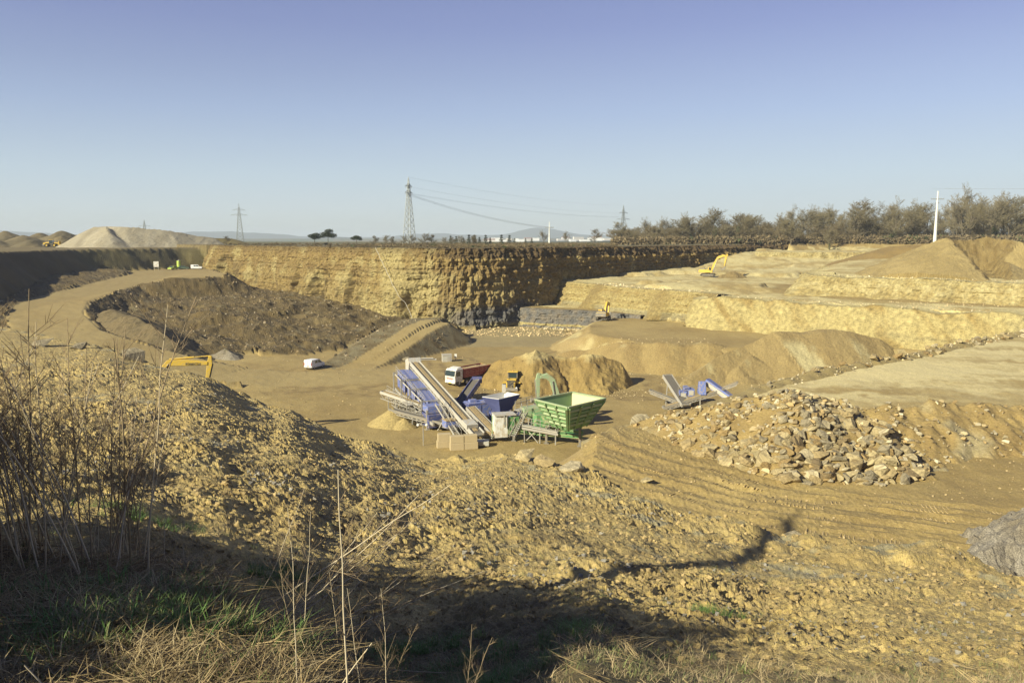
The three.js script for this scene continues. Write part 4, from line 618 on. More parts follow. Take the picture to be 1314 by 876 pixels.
lattice(372, 1080, 40, 4.6, [[34, 5]], .2, 'far lattice pylon tip rising above the wood', .18);
pole(19.4, 420, 11.6, .55, 2.1, 8.6, 'short white concrete pole with a crossarm beyond the cliff top');
pole(173.5, 332, 25.4, .8, 2.6, 22.2, 'tall white tapering concrete pole in front of the right wood');
function wire(a, b, sag, label, group) { const P = []; for (let k = 0; k <= 24; k++) { const t = k / 24; P.push(V(lerp(a[0], b[0], t), lerp(a[1], b[1], t) - sag * 4 * t * (1 - t), -lerp(a[2], b[2], t))); } const m = part('power_line', new THREE.TubeGeometry(new THREE.CatmullRomCurve3(P), 24, .026, 4), wireM); meta(m, label, 'cable', group); }
for (const [dy, dx] of [[45.8, 1.3], [45.9, -1.3], [48.8, 1.1], [53.3, 0]]) wire([-48.2 + dx, dy, 380], [96 + dx * 3, dy - (dy > 50 ? 0 : 2.2), 700], 3, 'overhead line sagging from the tallest pylon to the slim distant one', 'lines to the distant pylon');
for (const dx of [-2.1, -1.1, 1.1, 2.1]) wire([-48.2 + dx * .5, 45.5, 380], [19.4 + dx, 30.6, 420], 2.2, 'overhead line from the tallest pylon down to the short white pole', 'lines to the short pole');
for (const dx of [-2.6, 2.6]) wire([173.5 + dx, 45.2, 332], [300 + dx, 46, 250], 2, 'overhead line running right from the tall white pole', 'lines at the tall pole');
// a few far buildings in the valley
{
  const r = rng(60); const wM = [plain(.72, .72, .70, .8), plain(.6, .55, .48, .8), plain(.75, .74, .7, .8)], rM = plain(.25, .14, .1, .9), gM = plain(.05, .06, .08, .2);
  for (let k = 0; k < 22; k++) {
    const a = [.075, .082, .09, .098, .105, .108, .114, .12, .128, .134, -.028, -.02, -.012, -.004, .005, .012, .06, .066, .142, .02, .028, .14][k], d = 3000 + r() * 700, x = a * d, w = 18 + r() * 34, h = 8 + r() * 9;
    const t = thing('far_building', 'tiny white building of the far town beneath the hills', 'building', x, ground(x, d) - .5, d, r() * .4, 'buildings of the far town'); part('wall', [box(w, h, 14, 0, h / 2, 0)], wM[k % 3], t);
    if (r() < .5) part('roof', [prism([[-8, h], [8, h], [0, h + 4]], w + 1)], rM, t); else part('roof', [box(w + .6, .8, 14.6, 0, h + .4, 0)], concreteM, t);
  }
}

// ---------- machines ----------
// painted steel with quarry dust and scuffs lying on it in patches
const s2 = v => Math.pow(clamp(v, 0, 1), 1 / 2.2);
const dustN = Array.from({ length: 128 * 128 }, (_, k) => { const u = (k % 128) / 128, v = Math.floor(k / 128) / 128; return [tfbm(u, v, 4, 5, 21), tfbm(u, v, 24, 3, 22)]; });
function paint(r, g, b, rough = .5, metal = 0, dust = .42) { const map = noiseTex(128, (u, v) => { const [n, m] = dustN[Math.round(v * 128) * 128 + Math.round(u * 128)], k = clamp(dust + n * .9 + m * .5, 0, .85), q = .9 + m * .25; const c = mixc([r * q, g * q, b * q], [.42, .33, .19], k * k * 1.05); return c.map(s2); }); return new THREE.MeshStandardMaterial({ map, roughness: Math.min(.9, rough + .2), metalness: metal * .5 }); }
const M = { blue: paint(.12, .18, .47, .5, 0, .36), blueD: paint(.06, .08, .24, .5, 0, .2), grey: paint(.34, .34, .325, .6, .2), greyL: paint(.47, .465, .43, .6, .1), greyD: paint(.20, .195, .18, .7, .2), belt: paint(.10, .095, .085, .9, 0, .3), sand: soilMat(gravelMap, gravelBump, .03), green: paint(.115, .31, .115, .6), greenL: paint(.30, .43, .24, .75), greenD: paint(.05, .22, .06, .5), yellow: paint(.66, .44, .035, .45, 0, .3), white: paint(.74, .74, .69, .5), red: paint(.26, .025, .035, .45, 0, .25), black: paint(.03, .03, .03, .7, 0, .25), tyre: plain(.028, .026, .024, .9), rim: paint(.5, .5, .48, .5, .3), glass: new THREE.MeshPhysicalMaterial({ color: col(.03, .045, .05), roughness: .08, metalness: 0, clearcoat: 1 }), steel: plain(.62, .62, .62, .25, .8), lamp: plain(.75, .75, .72, .2), plate: plain(.75, .5, .04, .5), tailred: plain(.45, .02, .02, .4), concrete: paint(.47, .385, .225, .9, 0, .5), orange: paint(.7, .3, .03, .5), lime: paint(.42, .6, .06, .5), carG: paint(.05, .1, .06, .3, 0, .1), carW: paint(.78, .79, .8, .3, 0, .1), wet: paint(.42, .43, .40, .8) };
M.dusty = new THREE.MeshStandardMaterial({ map: noiseTex(256, (u, v) => { const n = tfbm(u, v, 3, 5, 33), k = sst(.12, .3, n); return mixc([.78, .72, .56], [.42, .62, .36], k); }), roughness: .9 });
M.sand = new THREE.MeshStandardMaterial({ color: col(.55, .42, .22), map: gravelMap, bumpMap: gravelBump, bumpScale: .03, roughness: .95 });
const nbel = []; 
// cross direction of a belt: horizontal, at right angles to its run
function crossOf(a, b) { const L = Math.hypot(b[0] - a[0], b[2] - a[2]) || 1; return [(b[2] - a[2]) / L, 0, -(b[0] - a[0]) / L]; }
const off = (p, n, k, dy = 0) => [p[0] + n[0] * k, p[1] + dy, p[2] + n[2] * k];
const mid = (a, b, t) => [lerp(a[0], b[0], t), lerp(a[1], b[1], t), lerp(a[2], b[2], t)];
function conveyor(t, a, b, w, o = {}) {       // a, b: belt ends in the group's own frame
  const n = crossOf(a, b), L = dist3(a, b), fr = o.frame || M.greyL, hh = o.h ?? .38;
  for (const s of [-1, 1]) part('side_frame', [beam(off(a, n, s * w / 2, -.1), off(b, n, s * w / 2, -.1), .1, hh)], fr, t);
  part('belt', [quadsheet(off(a, n, -w / 2 + .08), off(b, n, -w / 2 + .08), off(b, n, w / 2 - .08), off(a, n, w / 2 - .08), .05)], M.belt, t);
  if (o.load) part('sand_load', [beam(mid(a, b, .03).map((v, k) => k === 1 ? v + .05 : v), mid(a, b, .97).map((v, k) => k === 1 ? v + .05 : v), w * o.load, .12)], M.sand, t);
  for (const e of [a, b]) part('drum', [rod(off(e, n, -w / 2 + .05, -.12), off(e, n, w / 2 - .05, -.12), .2, 10)], M.greyD, t);
  const rl = []; for (let k = 1; k < L / 1.2; k++) { const q = mid(a, b, k * 1.2 / L); rl.push(rod(off(q, n, -w / 2, -.32), off(q, n, w / 2, -.32), .05, 6)); } if (rl.length) part('idlers', rl, M.greyD, t);
  if (o.truss) { const g = [], D = o.truss, N = Math.max(2, Math.round(L / 1.4)); for (const s of [-1, 1]) { g.push(beam(off(a, n, s * w / 2, -D), off(b, n, s * w / 2, -D), .09)); for (let k = 0; k < N; k++) { const p = off(mid(a, b, k / N), n, s * w / 2, -.2), q = off(mid(a, b, (k + 1) / N), n, s * w / 2, -D), r = off(mid(a, b, (k + .5) / N), n, s * w / 2, -D); g.push(beam(p, r, .06), beam(r, off(mid(a, b, (k + 1) / N), n, s * w / 2, -.2), .06)); } } for (let k = 0; k <= N; k += 2) g.push(beam(off(mid(a, b, k / N), n, -w / 2, -D), off(mid(a, b, k / N), n, w / 2, -D), .06)); part('truss', g, o.trussM || M.grey, t); }
  for (const [f, sp] of o.legs || []) { const q = mid(a, b, f), gy = o.gy ?? 0; for (const s of [-1, 1]) part('leg', [beam(off(q, n, s * w / 2, -.25), [q[0] + n[0] * s * (w / 2 + sp), gy, q[2] + n[2] * s * (w / 2 + sp)], .13)], M.grey, t); part('leg_brace', [beam(off([q[0], lerp(q[1], gy, .45), q[2]], n, -(w / 2 + sp * .45)), off([q[0], lerp(q[1], gy, .45), q[2]], n, w / 2 + sp * .45), .09)], M.grey, t); }
}
function railing(t, pts, h = 1, mat = M.grey) { const g = []; for (let k = 0; k < pts.length - 1; k++) { const a = pts[k], b = pts[k + 1], n = Math.max(1, Math.round(dist3(a, b) / 1)); for (let q = 0; q <= n; q++) { const p = mid(a, b, q / n); g.push(rod(p, [p[0], p[1] + h, p[2]], .035, 5)); } for (const e of [h, h * .55]) g.push(rod([a[0], a[1] + e, a[2]], [b[0], b[1] + e, b[2]], .032, 5)); } part('railing', g, mat, t); }
function stair(t, a, b, w, mat = M.grey) { const n = crossOf(a, b); for (const s of [-1, 1]) part('stringer', [beam(off(a, n, s * w / 2), off(b, n, s * w / 2), .06, .26)], mat, t); const N = Math.round(dist3(a, b) / .3); for (let k = 1; k < N; k++) { const q = mid(a, b, k / N); part('tread', [box(.01, .01, .01), beam(off(q, n, -w / 2), off(q, n, w / 2), .24, .05)], mat, t); } const g = []; for (const s of [-1, 1]) { g.push(beam(off(a, n, s * w / 2, 1), off(b, n, s * w / 2, 1), .05)); for (let k = 0; k <= 5; k++) { const q = off(mid(a, b, k / 5), n, s * w / 2); g.push(rod(q, [q[0], q[1] + 1, q[2]], .03, 5)); } } part('handrail', g, mat, t); }
function flared(top, bot, yT, yB, th = .1) { const F = []; for (let k = 0; k < 4; k++) { const a = top[k], b = top[(k + 1) % 4], c = bot[(k + 1) % 4], d = bot[k]; F.push(quadsheet([a[0], yT, a[1]], [b[0], yT, b[1]], [c[0], yB, c[1]], [d[0], yB, d[1]], th)); } return F; }
const from = (bx, by, bd) => (X, y, D) => [X - bx, y - by, -(D - bd)];
// --- screening plant (blue) with the long main conveyor over it
{
  const b = [-12, ground(-12, 110), 110], w = from(...b), gy = 0;
  const th = .433, t = thing('screening_plant', 'blue mobile screening plant under the long inclined conveyor', 'screening plant', b[0], b[1], b[2], th);
  // local frame: z runs down towards the viewer, x to the right
  const side = (name, x, z0, z1, yt0, yt1, yb, mat) => part(name, [prism([[z0, yb], [z1, yb], [z1, yt1], [z0, yt0]], .1, x)], mat, t);
  const ytop = z => lerp(5.5, 3.4, (z + 9.6) / 14), rib0 = [];
  const bin = part('screen_box', [prism([[-9.4, 3.2], [-5.6, 2.9], [-5.6, ytop(-5.6)], [-9.6, 5.6]], 2.1, -.2)], M.blue, t);
  const bin2 = part('screen_box', [prism([[-4.9, 2.7], [-1.6, 2.4], [-1.6, ytop(-1.6) - .2], [-4.9, ytop(-4.9) - .2]], 2.0, -.15)], M.blue, t);
  const bin3 = part('screen_box', [prism([[-.9, 2.0], [3.6, 1.5], [3.6, ytop(3.6) - .3], [-.9, ytop(-.9) - .3]], 1.8, -.1)], M.blue, t);
  for (const [B, z0, n, x] of [[bin, -9, 5, -1.27], [bin2, -4.6, 4, -1.17], [bin3, -.6, 5, -1.02]]) for (let k = 0; k < n; k++) { const z = z0 + k * .85; part('rib', [beam([x, ytop(z) - 2.3, z], [x, ytop(z) - .25, z], .1, .14)], M.blue, B); }
  for (const [B, z, x] of [[bin, -7.6, -1.27], [bin, -6.7, -1.27], [bin2, -3.4, -1.17], [bin3, .6, -1.02], [bin3, 1.5, -1.02]]) part('opening', [box(.06, 1.0, .4, x - .02, ytop(z) - 1.2, z)], M.black, B);
  part('dark_lining', [box(1.8, .06, 3.4, -.2, ytop(-7.4) - .35, -7.4, .15)], M.black, bin);
  part('cross_frame', [-9, -5.25, -1.25, 3.9].flatMap(z => [beam([-1.95, 0.4, z], [-1.95, ytop(z), z], .16), beam([.65, .4, z], [.65, ytop(z), z], .16), beam([-1.95, ytop(z) - .1, z], [.65, ytop(z) - .1, z], .14)]), M.grey, t);
  part('diagonal_brace', [beam([-2, .6, -9], [-2, 2.8, -5.3], .1), beam([-2, 2.6, -5.2], [-2, .5, -1.3], .1), beam([-2, .5, -1.2], [-2, 2.2, 3.8], .1)], M.grey, t);
  for (const [z0, z1] of [[-9.2, -5.4], [-5.0, -1.4], [-1.0, 3.8]]) { railing(t, [[-1.5, ytop(z0) - .1, z0], [-1.5, ytop(z1) - .3, z1]], .9); part('side_plate', [beam([-1.75, ytop(z0) - 2.5, z0], [-1.75, ytop(z1) - 2.5, z1], .1, .3), beam([-1.75, ytop(z0) - .3, z0], [-1.75, ytop(z1) - .3, z1], .08, .18)], M.greyL, t); }
  part('motor', [rod([-1.5, 2.4, -3.2], [-1.5, 2.4, -2.5], .28, 10), rod([-1.4, 2.0, 1.4], [-1.4, 2.0, 2.2], .3, 10), box(.5, .6, .7, -1.7, 1.7, -6)], M.greyD, t);
  part('hose', [new THREE.TubeGeometry(new THREE.CatmullRomCurve3([V(-1.6, 2.3, -6), V(-2.1, 1.4, -4.5), V(-1.9, 1.7, -3), V(-2.1, 1.2, -1), V(-1.6, 1.9, 1.5)]), 24, .05, 5)], M.black, t);
  for (let k = 0; k < 7; k++) { const z = -9 + k * 2; part('lattice_bar', [beam([-2.3, .5, z], [-2.3, 2.4, z + 1], .08), beam([-2.3, 2.4, z + 1], [-2.3, .5, z + 2], .08)], M.grey, t); }
  part('lattice_chord', [beam([-2.3, .5, -9], [-2.3, .5, 5], .1), beam([-2.3, 2.4, -9], [-2.3, 2.4, 5], .1)], M.grey, t);
  part('engine_box', [box(2.3, 1.7, 3.2, -.8, 1.2, 5.2)], M.blueD, t); part('engine_cover', [box(2.0, .9, 2.2, -.8, 2.6, 5.0)], M.blue, t);
  part('chassis', [beam([-1.7, 1.3, -9], [-1.7, 1.1, 8], .25, .4), beam([.4, 1.3, -9], [.4, 1.1, 8], .25, .4), box(2.2, .25, .3, -.65, 1.2, -4), box(2.2, .25, .3, -.65, 1.2, 2)], M.grey, t);
  for (const [x, z] of [[-1.9, -8], [.6, -8], [-1.9, -1.5], [.6, -1.5], [-1.9, 6], [.6, 6]]) part('leg', [beam([x, -.1, z], [x, 2.6, z], .24), box(.6, .08, .6, x, 0.02, z)], M.grey, t);
  part('track_frame', [prism([[-6.5, .15], [-1.5, .15], [-1, .5], [-1.5, .95], [-6.5, .95], [-7, .5]], .5, -1.6), prism([[-6.5, .15], [-1.5, .15], [-1, .5], [-1.5, .95], [-6.5, .95], [-7, .5]], .5, .3)], M.black, t);
  part('walkway', [box(.9, .08, 10, -2.75, 2.5, -3.5), box(.9, .1, .1, -2.75, 2.4, -8), box(.9, .1, .1, -2.75, 2.4, 1)], M.greyL, t); railing(t, [[-3.15, 2.54, -8.4], [-3.15, 2.54, 1.4]], 1.05); railing(t, [[-3.15, 2.54, 1.4], [-2.3, 2.54, 1.4]], 1.05);
  for (const z of [-8, -3.5, 1]) part('bracket', [beam([-3.1, 2.45, z], [-2, 1.3, z], .1), beam([-3.1, 2.45, z], [-3.1, 0, z], .14)], M.grey, t);
  part('head_drum_housing', [prism([[-10.6, 5.4], [-9.4, 5.2], [-8.9, 6.6], [-9.6, 7.3], [-10.7, 6.9]], 2.0, 1.4)], M.greyL, t);
  // two discharge belts at its left and foot
  const R = p => { const x = p[0] - b[0], z = -(p[2] - b[2]), c = Math.cos(th), s = Math.sin(th); return [x * c - z * s, p[1] - b[1], x * s + z * c]; };
  conveyor(t, R([-9.6, 1.7, 107.4]), R([-18.4, 3.5, 112.4]), 1.1, { truss: .95, frame: M.greyL, legs: [[.45, .2]], load: .45 });
  conveyor(t, R([-7.9, 1.0, 102.4]), R([-16.4, 2.1, 107]), .95, { truss: .5, frame: M.greyD, legs: [[.6, .15]] });
  part('feed_box', [box(1.9, .9, 1.6, .2, 1.4, 9.4)], M.blue, t); part('sand_load', [box(1.95, .12, 1.7, .2, 1.92, 9.4)], M.sand, t);
  part('hydraulic_leg', [beam([-.9, .1, 7.4], [-.5, 2.0, 9.0], .14), beam([1.0, .1, 7.4], [.6, 2.0, 9.0], .14)], M.grey, t);
  stair(t, [.2, 0, 12.2], [-.6, 3.4, 6.6], .7);
}
{
  const b = [-9.5, ground(-9.5, 108), 108], w = from(...b), t = thing('belt_conveyor', 'long light grey inclined belt conveyor rising over the blue screen', 'conveyor', b[0], b[1], b[2]);
  conveyor(t, w(-4.1, 1.25, 96.2), w(-14.9, 6.8, 119.6), 1.45, { truss: .75, h: .6, frame: M.greyL, trussM: M.greyL, load: .35, gy: w(0, 0, 0)[1] });
  for (const [X, y, D] of [[-8.5, 3.4, 105.7], [-7.0, 2.7, 102.6]]) for (const s of [-1, 1]) part('support', [beam(w(X + s * .8, y - .6, D + s * .35), w(X + s * 1.2 + .6, 0, D + s * .3 - 1.5), .14), beam(w(X + s * .8, y - .6, D + s * .35), w(X + s * 1.1 - .6, 0, D + s * .3 + 1.8), .14)], M.grey, t);
  part('cover_plate', [beam(w(-4.9, 1.9, 97.4), w(-5.6, 2.25, 98.9), 1.5, .5)], M.greyL, t);
  part('tail_box', [box(1.6, .5, 1.4, ...w(-3.6, .45, 95.2))], M.wet, t); part('hopper_sand', [box(1.5, .35, 1.3, ...w(-2.9, 1.1, 97.6))], M.sand, t);
}
// second belt carrying stone from the crusher, and a dark stacker belt behind
{ const b = [-3.4, ground(-3.4, 99.6), 99.6], w = from(...b), t = thing('belt_conveyor', 'short grey conveyor loaded with stone beside the white cabinet', 'conveyor', b[0], b[1], b[2]); conveyor(t, w(-1.9, 1.0, 97.2), w(-5.4, 3.3, 102.6), 1.3, { truss: .5, frame: M.grey, load: .6, legs: [[.7, .2]], gy: 0 }); }
{ const b = [-6.6, ground(-6.6, 116), 116], w = from(...b), t = thing('belt_conveyor', 'dark blue stacker conveyor pointing up towards the tipper truck', 'conveyor', b[0], b[1], b[2]); conveyor(t, w(-7.6, 1.6, 112), w(-5.4, 3.9, 119.6), 1.3, { truss: .7, frame: M.blueD, trussM: M.blueD, legs: [[.3, .2]], gy: 0, h: .7 }); part('head_guard', [box(1.5, .9, .8, ...w(-5.3, 3.8, 119.9))], M.blueD, t); }
// stacked concrete blocks
for (const [x, y, d, l, lb] of [[-8.3, .42, 94.6, 1.5, 'lower left concrete block of the stack under the conveyor foot'], [-6.6, .42, 93.6, 1.6, 'lower front concrete block of the stack under the conveyor foot'], [-4.95, .42, 94.0, 1.6, 'lower right concrete block of the stack under the conveyor foot'], [-8.2, 1.28, 94.7, 1.5, 'upper left concrete block of the stack under the conveyor foot'], [-6.6, 1.28, 93.7, 1.55, 'upper front concrete block of the stack under the conveyor foot'], [-5.0, 1.28, 94.1, 1.5, 'upper right concrete block of the stack under the conveyor foot'], [-7.4, .42, 95.9, 2.4, 'rear concrete block half buried in sand under the conveyor foot']]) {
  const s = new THREE.Shape([[-l / 2, -.4], [l / 2, -.4], [l / 2, .4], [-l / 2, .4]].map(p => new THREE.Vector2(...p))), g = new THREE.ExtrudeGeometry(s, { depth: .76, bevelEnabled: true, bevelSize: .03, bevelThickness: .03, bevelSegments: 1 }); g.translate(0, 0, -.38);
  const m = part('concrete_block', [g], M.concrete); m.position.set(x, ground(x, d) + y, -d); m.rotation.y = .22; meta(m, lb, 'concrete block');
}
{ const x = -10.8, d = 95.5, t = thing('lamp_post', 'thin grey post with two small round floodlights left of the concrete blocks', 'lamp post', x, ground(x, d), d); part('post', [rod([0, 0, 0], [0, 2.5, 0], .06, 6), rod([-.6, 2.5, 0], [.45, 2.5, 0], .04, 5)], M.grey, t); for (const q of [-.6, .45]) part('floodlight', [new THREE.SphereGeometry(.2, 10, 8).translate(q, 2.55, .05)], M.white, t); }
// --- crusher: green hopper, body, cabinet, stairs
{
  const b = [5, ground(5, 97), 97], w = from(...b), W = (X, D) => [X - b[0], -(D - b[2])], t = thing('stone_crusher', 'green stone crusher with a large flared feed hopper', 'crusher', b[0], b[1], b[2]);
  const yT = 6, yB = 2.7, top = [W(2.75, 93.8), W(7.5, 98.4), W(11.2, 94.4), W(6.35, 89.2)], bot = [W(5.0, 94.2), W(7.3, 96.4), W(8.9, 94.6), W(6.6, 92.2)];
  const hp = new THREE.Group(); hp.name = 'feed_hopper'; t.add(hp); const names = ['hopper_side', 'hopper_side', 'hopper_side', 'hopper_side'];
  flared(top, bot, yT, yB, .1).forEach((g, k) => part(names[k], [g], M.green, hp));
  const sh = (p, k) => { const cx = (top[0][0] + top[2][0]) / 2, cz = (top[0][1] + top[2][1]) / 2; return [lerp(p[0], cx, k), lerp(p[1], cz, k)]; };
  flared(top.map(p => sh(p, .04)), bot.map(p => sh(p, .1)), yT - .06, yB + .1, .03).forEach((g, k) => { if (k === 1) part('liner', [g], M.dusty, hp, 'sand caked inner plate of the hopper'); });
  const rim = []; for (let k = 0; k < 4; k++) rim.push(beam([top[k][0], yT + .04, top[k][1]], [top[(k + 1) % 4][0], yT + .04, top[(k + 1) % 4][1]], .24, .16)); part('rim', rim, M.greenL, hp);
  for (let k = 0; k < 4; k++) { // stiffening ribs and rows of wear bars on each outer side
    const a = top[k], c = top[(k + 1) % 4], e = bot[k], f = bot[(k + 1) % 4], cx = (top[0][0] + top[2][0]) / 2, cz = (top[0][1] + top[2][1]) / 2, o = p => { const dx = p[0] - cx, dz = p[2] - cz, l = Math.hypot(dx, dz); return [p[0] + dx / l * .14, p[1] - .05, p[2] + dz / l * .14]; };
    for (const s of [.04, .36, .67, .96]) part('rib', [beam(o([lerp(a[0], c[0], s), yT - .1, lerp(a[1], c[1], s)]), o([lerp(e[0], f[0], s), yB, lerp(e[1], f[1], s)]), .2, .22)], M.green, hp);
    for (let r = 1; r < 6; r++) for (let q = 0; q < 3; q++) { const tt = r / 6.4, s0 = .07 + q * .315, s1 = s0 + .25, P = s => o([lerp(lerp(a[0], c[0], s), lerp(e[0], f[0], s), tt), lerp(yT, yB, tt), lerp(lerp(a[1], c[1], s), lerp(e[1], f[1], s), tt)]); part('wear_bar', [beam(P(s0), P(s1), .16, .26)], r % 2 ? M.greenL : M.green, hp); }
  }
  part('stone_load', [flared([W(4.4, 94.0), W(7.4, 96.9), W(9.7, 94.5), W(6.5, 91.3)], [W(6, 94), W(7.2, 95.2), W(8, 94.4), W(6.8, 93.2)], 4.55, 4.9, .05)[0], ...flared([W(4.4, 94.0), W(7.4, 96.9), W(9.7, 94.5), W(6.5, 91.3)], [W(6.4, 94), W(7.2, 94.8), W(7.6, 94.4), W(6.8, 93.6)], 4.5, 5.0, .08)], M.sand, hp);
  part('chassis', [beam(w(-.5, 1.2, 98.2), w(8.5, 1.2, 95.2), .5, .5), beam(w(-.2, 1.2, 100.2), w(8.8, 1.2, 97.2), .5, .5)], M.greenD, t);
  part('crusher_body', [box(3.2, 2.2, 2.6, ...w(4.2, 2.3, 98.6), 0, .3)], M.green, t); part('motor_cover', [box(2.2, 1.2, 1.8, ...w(2.4, 3.3, 99.6), 0, .3)], M.greenL, t); part('flywheel', [rod(w(3.9, 2.6, 96.9), w(4.0, 2.6, 97.25), .85, 16)], M.greenD, t);
  for (const [X, D] of [[.2, 97.6], [.5, 100], [8.2, 94.9], [8.5, 97.3], [4.2, 96.3]]) part('leg', [beam(w(X, .0, D), w(X, 2.2, D), .26), box(.6, .08, .6, ...w(X, .08, D))], M.greyD, t);
  part('control_cabinet', [box(1.6, 2.7, 1.6, ...w(-1.5, 2.0, 97.6), 0, .25)], M.white, t); part('cabinet_edge', [box(.1, 2.75, .1, ...w(-2.45, 2.02, 96.95))], M.green, t); part('cabinet_roof', [box(2.7, .14, 1.9, ...w(-1.0, 3.45, 97.7), 0, .25)], M.greyL, t); part('cabinet_side', [box(1.4, 2.2, .1, ...w(.2, 2.1, 97.2), 0, .25)], M.greenD, t);
  stair(t, w(.0, .9, 95.9), w(1.6, 3.5, 98.4), .8, M.grey);
  part('walkway', [beam(w(1.3, 2.2, 97.0), w(5.6, 1.6, 95.9), .8, .12)], M.greyL, t); part('walkway_beam', [beam(w(1.2, 1.9, 96.6), w(5.6, 1.35, 95.5), .1, .3)], M.grey, t); railing(t, [w(1.3, 2.25, 96.6), w(5.6, 1.65, 95.5)], 1);
  railing(t, [w(.4, 3.6, 98.8), w(3.6, 3.9, 101.2)], 1); railing(t, [w(.4, 3.6, 99.8), w(2.6, 3.9, 101.8)], 1); part('platform', [beam(w(.6, 3.5, 99.3), w(3.2, 3.8, 101.4), 1.1, .1)], M.grey, t);
  for (const [X, D] of [[1.5, 96.7], [3.4, 96.2], [5.3, 95.7]]) part('walkway_leg', [beam(w(X, .0, D), w(X, 2, D), .14)], M.grey, t);
  part('pipe', [rod(w(2.4, 4.6, 100.5), w(7.4, 4.3, 102.5), .3, 10), rod(w(-.9, 2.0, 96.6), w(-.9, 3.5, 96.6), .12, 8)], M.greyD, t);
  part('cross_brace', [beam(w(1.6, .1, 96.9), w(3.2, 1.9, 96.3), .09), beam(w(3.2, .1, 96.4), w(1.7, 1.9, 96.8), .09)], M.grey, t);
}
{ // white lined surge bin
  const b = [-1.2, ground(-1.2, 104), 104], W = (X, D) => [X - b[0], -(D - b[2])], w = from(...b), t = thing('surge_bin', 'blue surge bin with a white lined flared mouth behind the cabinet', 'bin', b[0], b[1], b[2]);
  flared([W(-3.9, 103.2), W(-1.0, 106.6), W(1.0, 104.8), W(-1.7, 101.6)], [W(-2.3, 103.4), W(-1.2, 104.6), W(-.4, 103.9), W(-1.5, 102.6)], 4.5, 2.6, .08).forEach((g, k) => part('bin_side', [g], k === 1 || k === 2 ? M.white : M.white, t));
  flared([W(-3.97, 103.2), W(-1.0, 106.7), W(1.08, 104.8), W(-1.7, 101.5)], [W(-2.45, 103.4), W(-1.2, 104.75), W(-.25, 103.9), W(-1.5, 102.45)], 4.42, 2.5, .06).forEach(g => part('outer_skin', [g], M.blueD, t));
  part('base_frame', [box(2.4, 1.6, 2.2, ...w(-1.4, 1.6, 103.6), 0, .6)], M.blueD, t); for (const [x, d] of [[-2.6, 102.8], [-.3, 102.8], [-2.4, 105], [0, 105]]) part('leg', [beam(w(x, 0, d), w(x, 2.8, d), .2)], M.blueD, t);
  part('chute', [box(.5, 1.1, .5, ...w(-1.1, 5.0, 106.4))], M.greyL, t);
}
{ const b = [-4.6, ground(-4.6, 107), 107], w = from(...b), t = thing('engine_unit', 'dark blue engine unit between the surge bin and the main conveyor', 'machine', b[0], b[1], b[2], .43); part('housing', [box(3.6, 1.9, 2.2, 0, 2.1, 0)], M.blueD, t); part('roof_panel', [box(3.4, .1, 2.0, 0, 3.1, 0), box(1, .35, .8, -.8, 3.3, 0)], M.blue, t); part('chassis', [box(4.6, .35, 1.6, 0, 1, 0)], M.greyD, t); part('door', [box(1.2, 1.5, .06, -.6, 2.1, 1.12), box(1.2, 1.5, .06, .8, 2.1, 1.12)], M.blue, t); for (const x of [-1.8, 1.8]) part('leg', [box(.25, 1, 1.5, x, .5, 0)], M.greyD, t); }
{ const b = [2.5, ground(2.5, 105), 105], w = from(...b), t = thing('belt_conveyor', 'low blue conveyor behind the crusher stairs', 'conveyor', b[0], b[1], b[2]); conveyor(t, w(.4, 2.2, 104), w(5.4, 3.2, 106.4), 1.1, { frame: M.blue, truss: .5, trussM: M.blueD, legs: [[.3, .1], [.75, .1]], gy: 0 }); }

// --- vehicles
function wheelParts(t, x, y, z, r, w, rimM = M.rim) { const g = new THREE.LatheGeometry([[r * .55, -w / 2], [r * .93, -w / 2], [r, -w * .36], [r, w * .36], [r * .93, w / 2], [r * .55, w / 2]].map(p => new THREE.Vector2(...p)), 18); g.rotateZ(PI / 2); g.translate(x, y, z); const m = part('wheel', [g], M.tyre, t); part('rim', [rod([x - w * .42, y, z], [x + w * .42, y, z], r * .56, 12)], rimM, m); return m; }
const heading = (hx, hd) => Math.atan2(hx, -hd);
function makeVan(name, label, x, d, turn, body = M.carW) {
  const t = thing(name, label, 'van', x, ground(x, d) + .02, d, turn);
  part('body', [prism([[-2.15, .35], [2.1, .35], [2.2, .75], [2.05, 1.02], [1.35, 1.12], [.55, 1.78], [.2, 1.84], [-2.0, 1.86], [-2.18, 1.7]], 1.76)], body, t);
  part('windscreen', [quadsheet([-.72, 1.74, .66], [.72, 1.74, .66], [.78, 1.16, 1.36], [-.78, 1.16, 1.36], .04)], M.glass, t);
  for (const s of [-1, 1]) { part('side_window', [prism([[1.02, 1.15], [.45, 1.68], [-.05, 1.68], [-.05, 1.15]], .03, s * .885)], M.glass, t); part('rear_side_window', [prism([[-.2, 1.15], [-.2, 1.66], [-1.0, 1.66], [-1.0, 1.15]], .03, s * .885)], M.glass, t); part('tail_light', [box(.1, .55, .06, s * .8, 1.1, -2.19)], M.tailred, t); part('headlight', [box(.35, .18, .1, s * .62, .82, 2.12)], M.lamp, t); part('mirror', [box(.16, .2, .1, s * .98, 1.2, .85)], M.black, t); for (const z of [-1.35, 1.35]) wheelParts(t, s * .78, .31, z, .31, .2); }
  part('rear_door', [box(.02, 1.3, .02, 0, 1.05, -2.2)], M.greyD, t); part('number_plate', [box(.45, .1, .03, -.1, .72, -2.2)], M.greyD, t); part('bumper', [box(1.7, .18, .1, 0, .42, -2.17), box(1.7, .2, .1, 0, .45, 2.15)], M.greyD, t);
  return t;
}
makeVan('white_van', 'small white panel van parked alone on the pit floor', -38.2, 153.4, heading(.36, .93));
makeVan('white_van', 'white panel van parked at the far left end of the cliff', -127.5, 326, heading(1, .1));
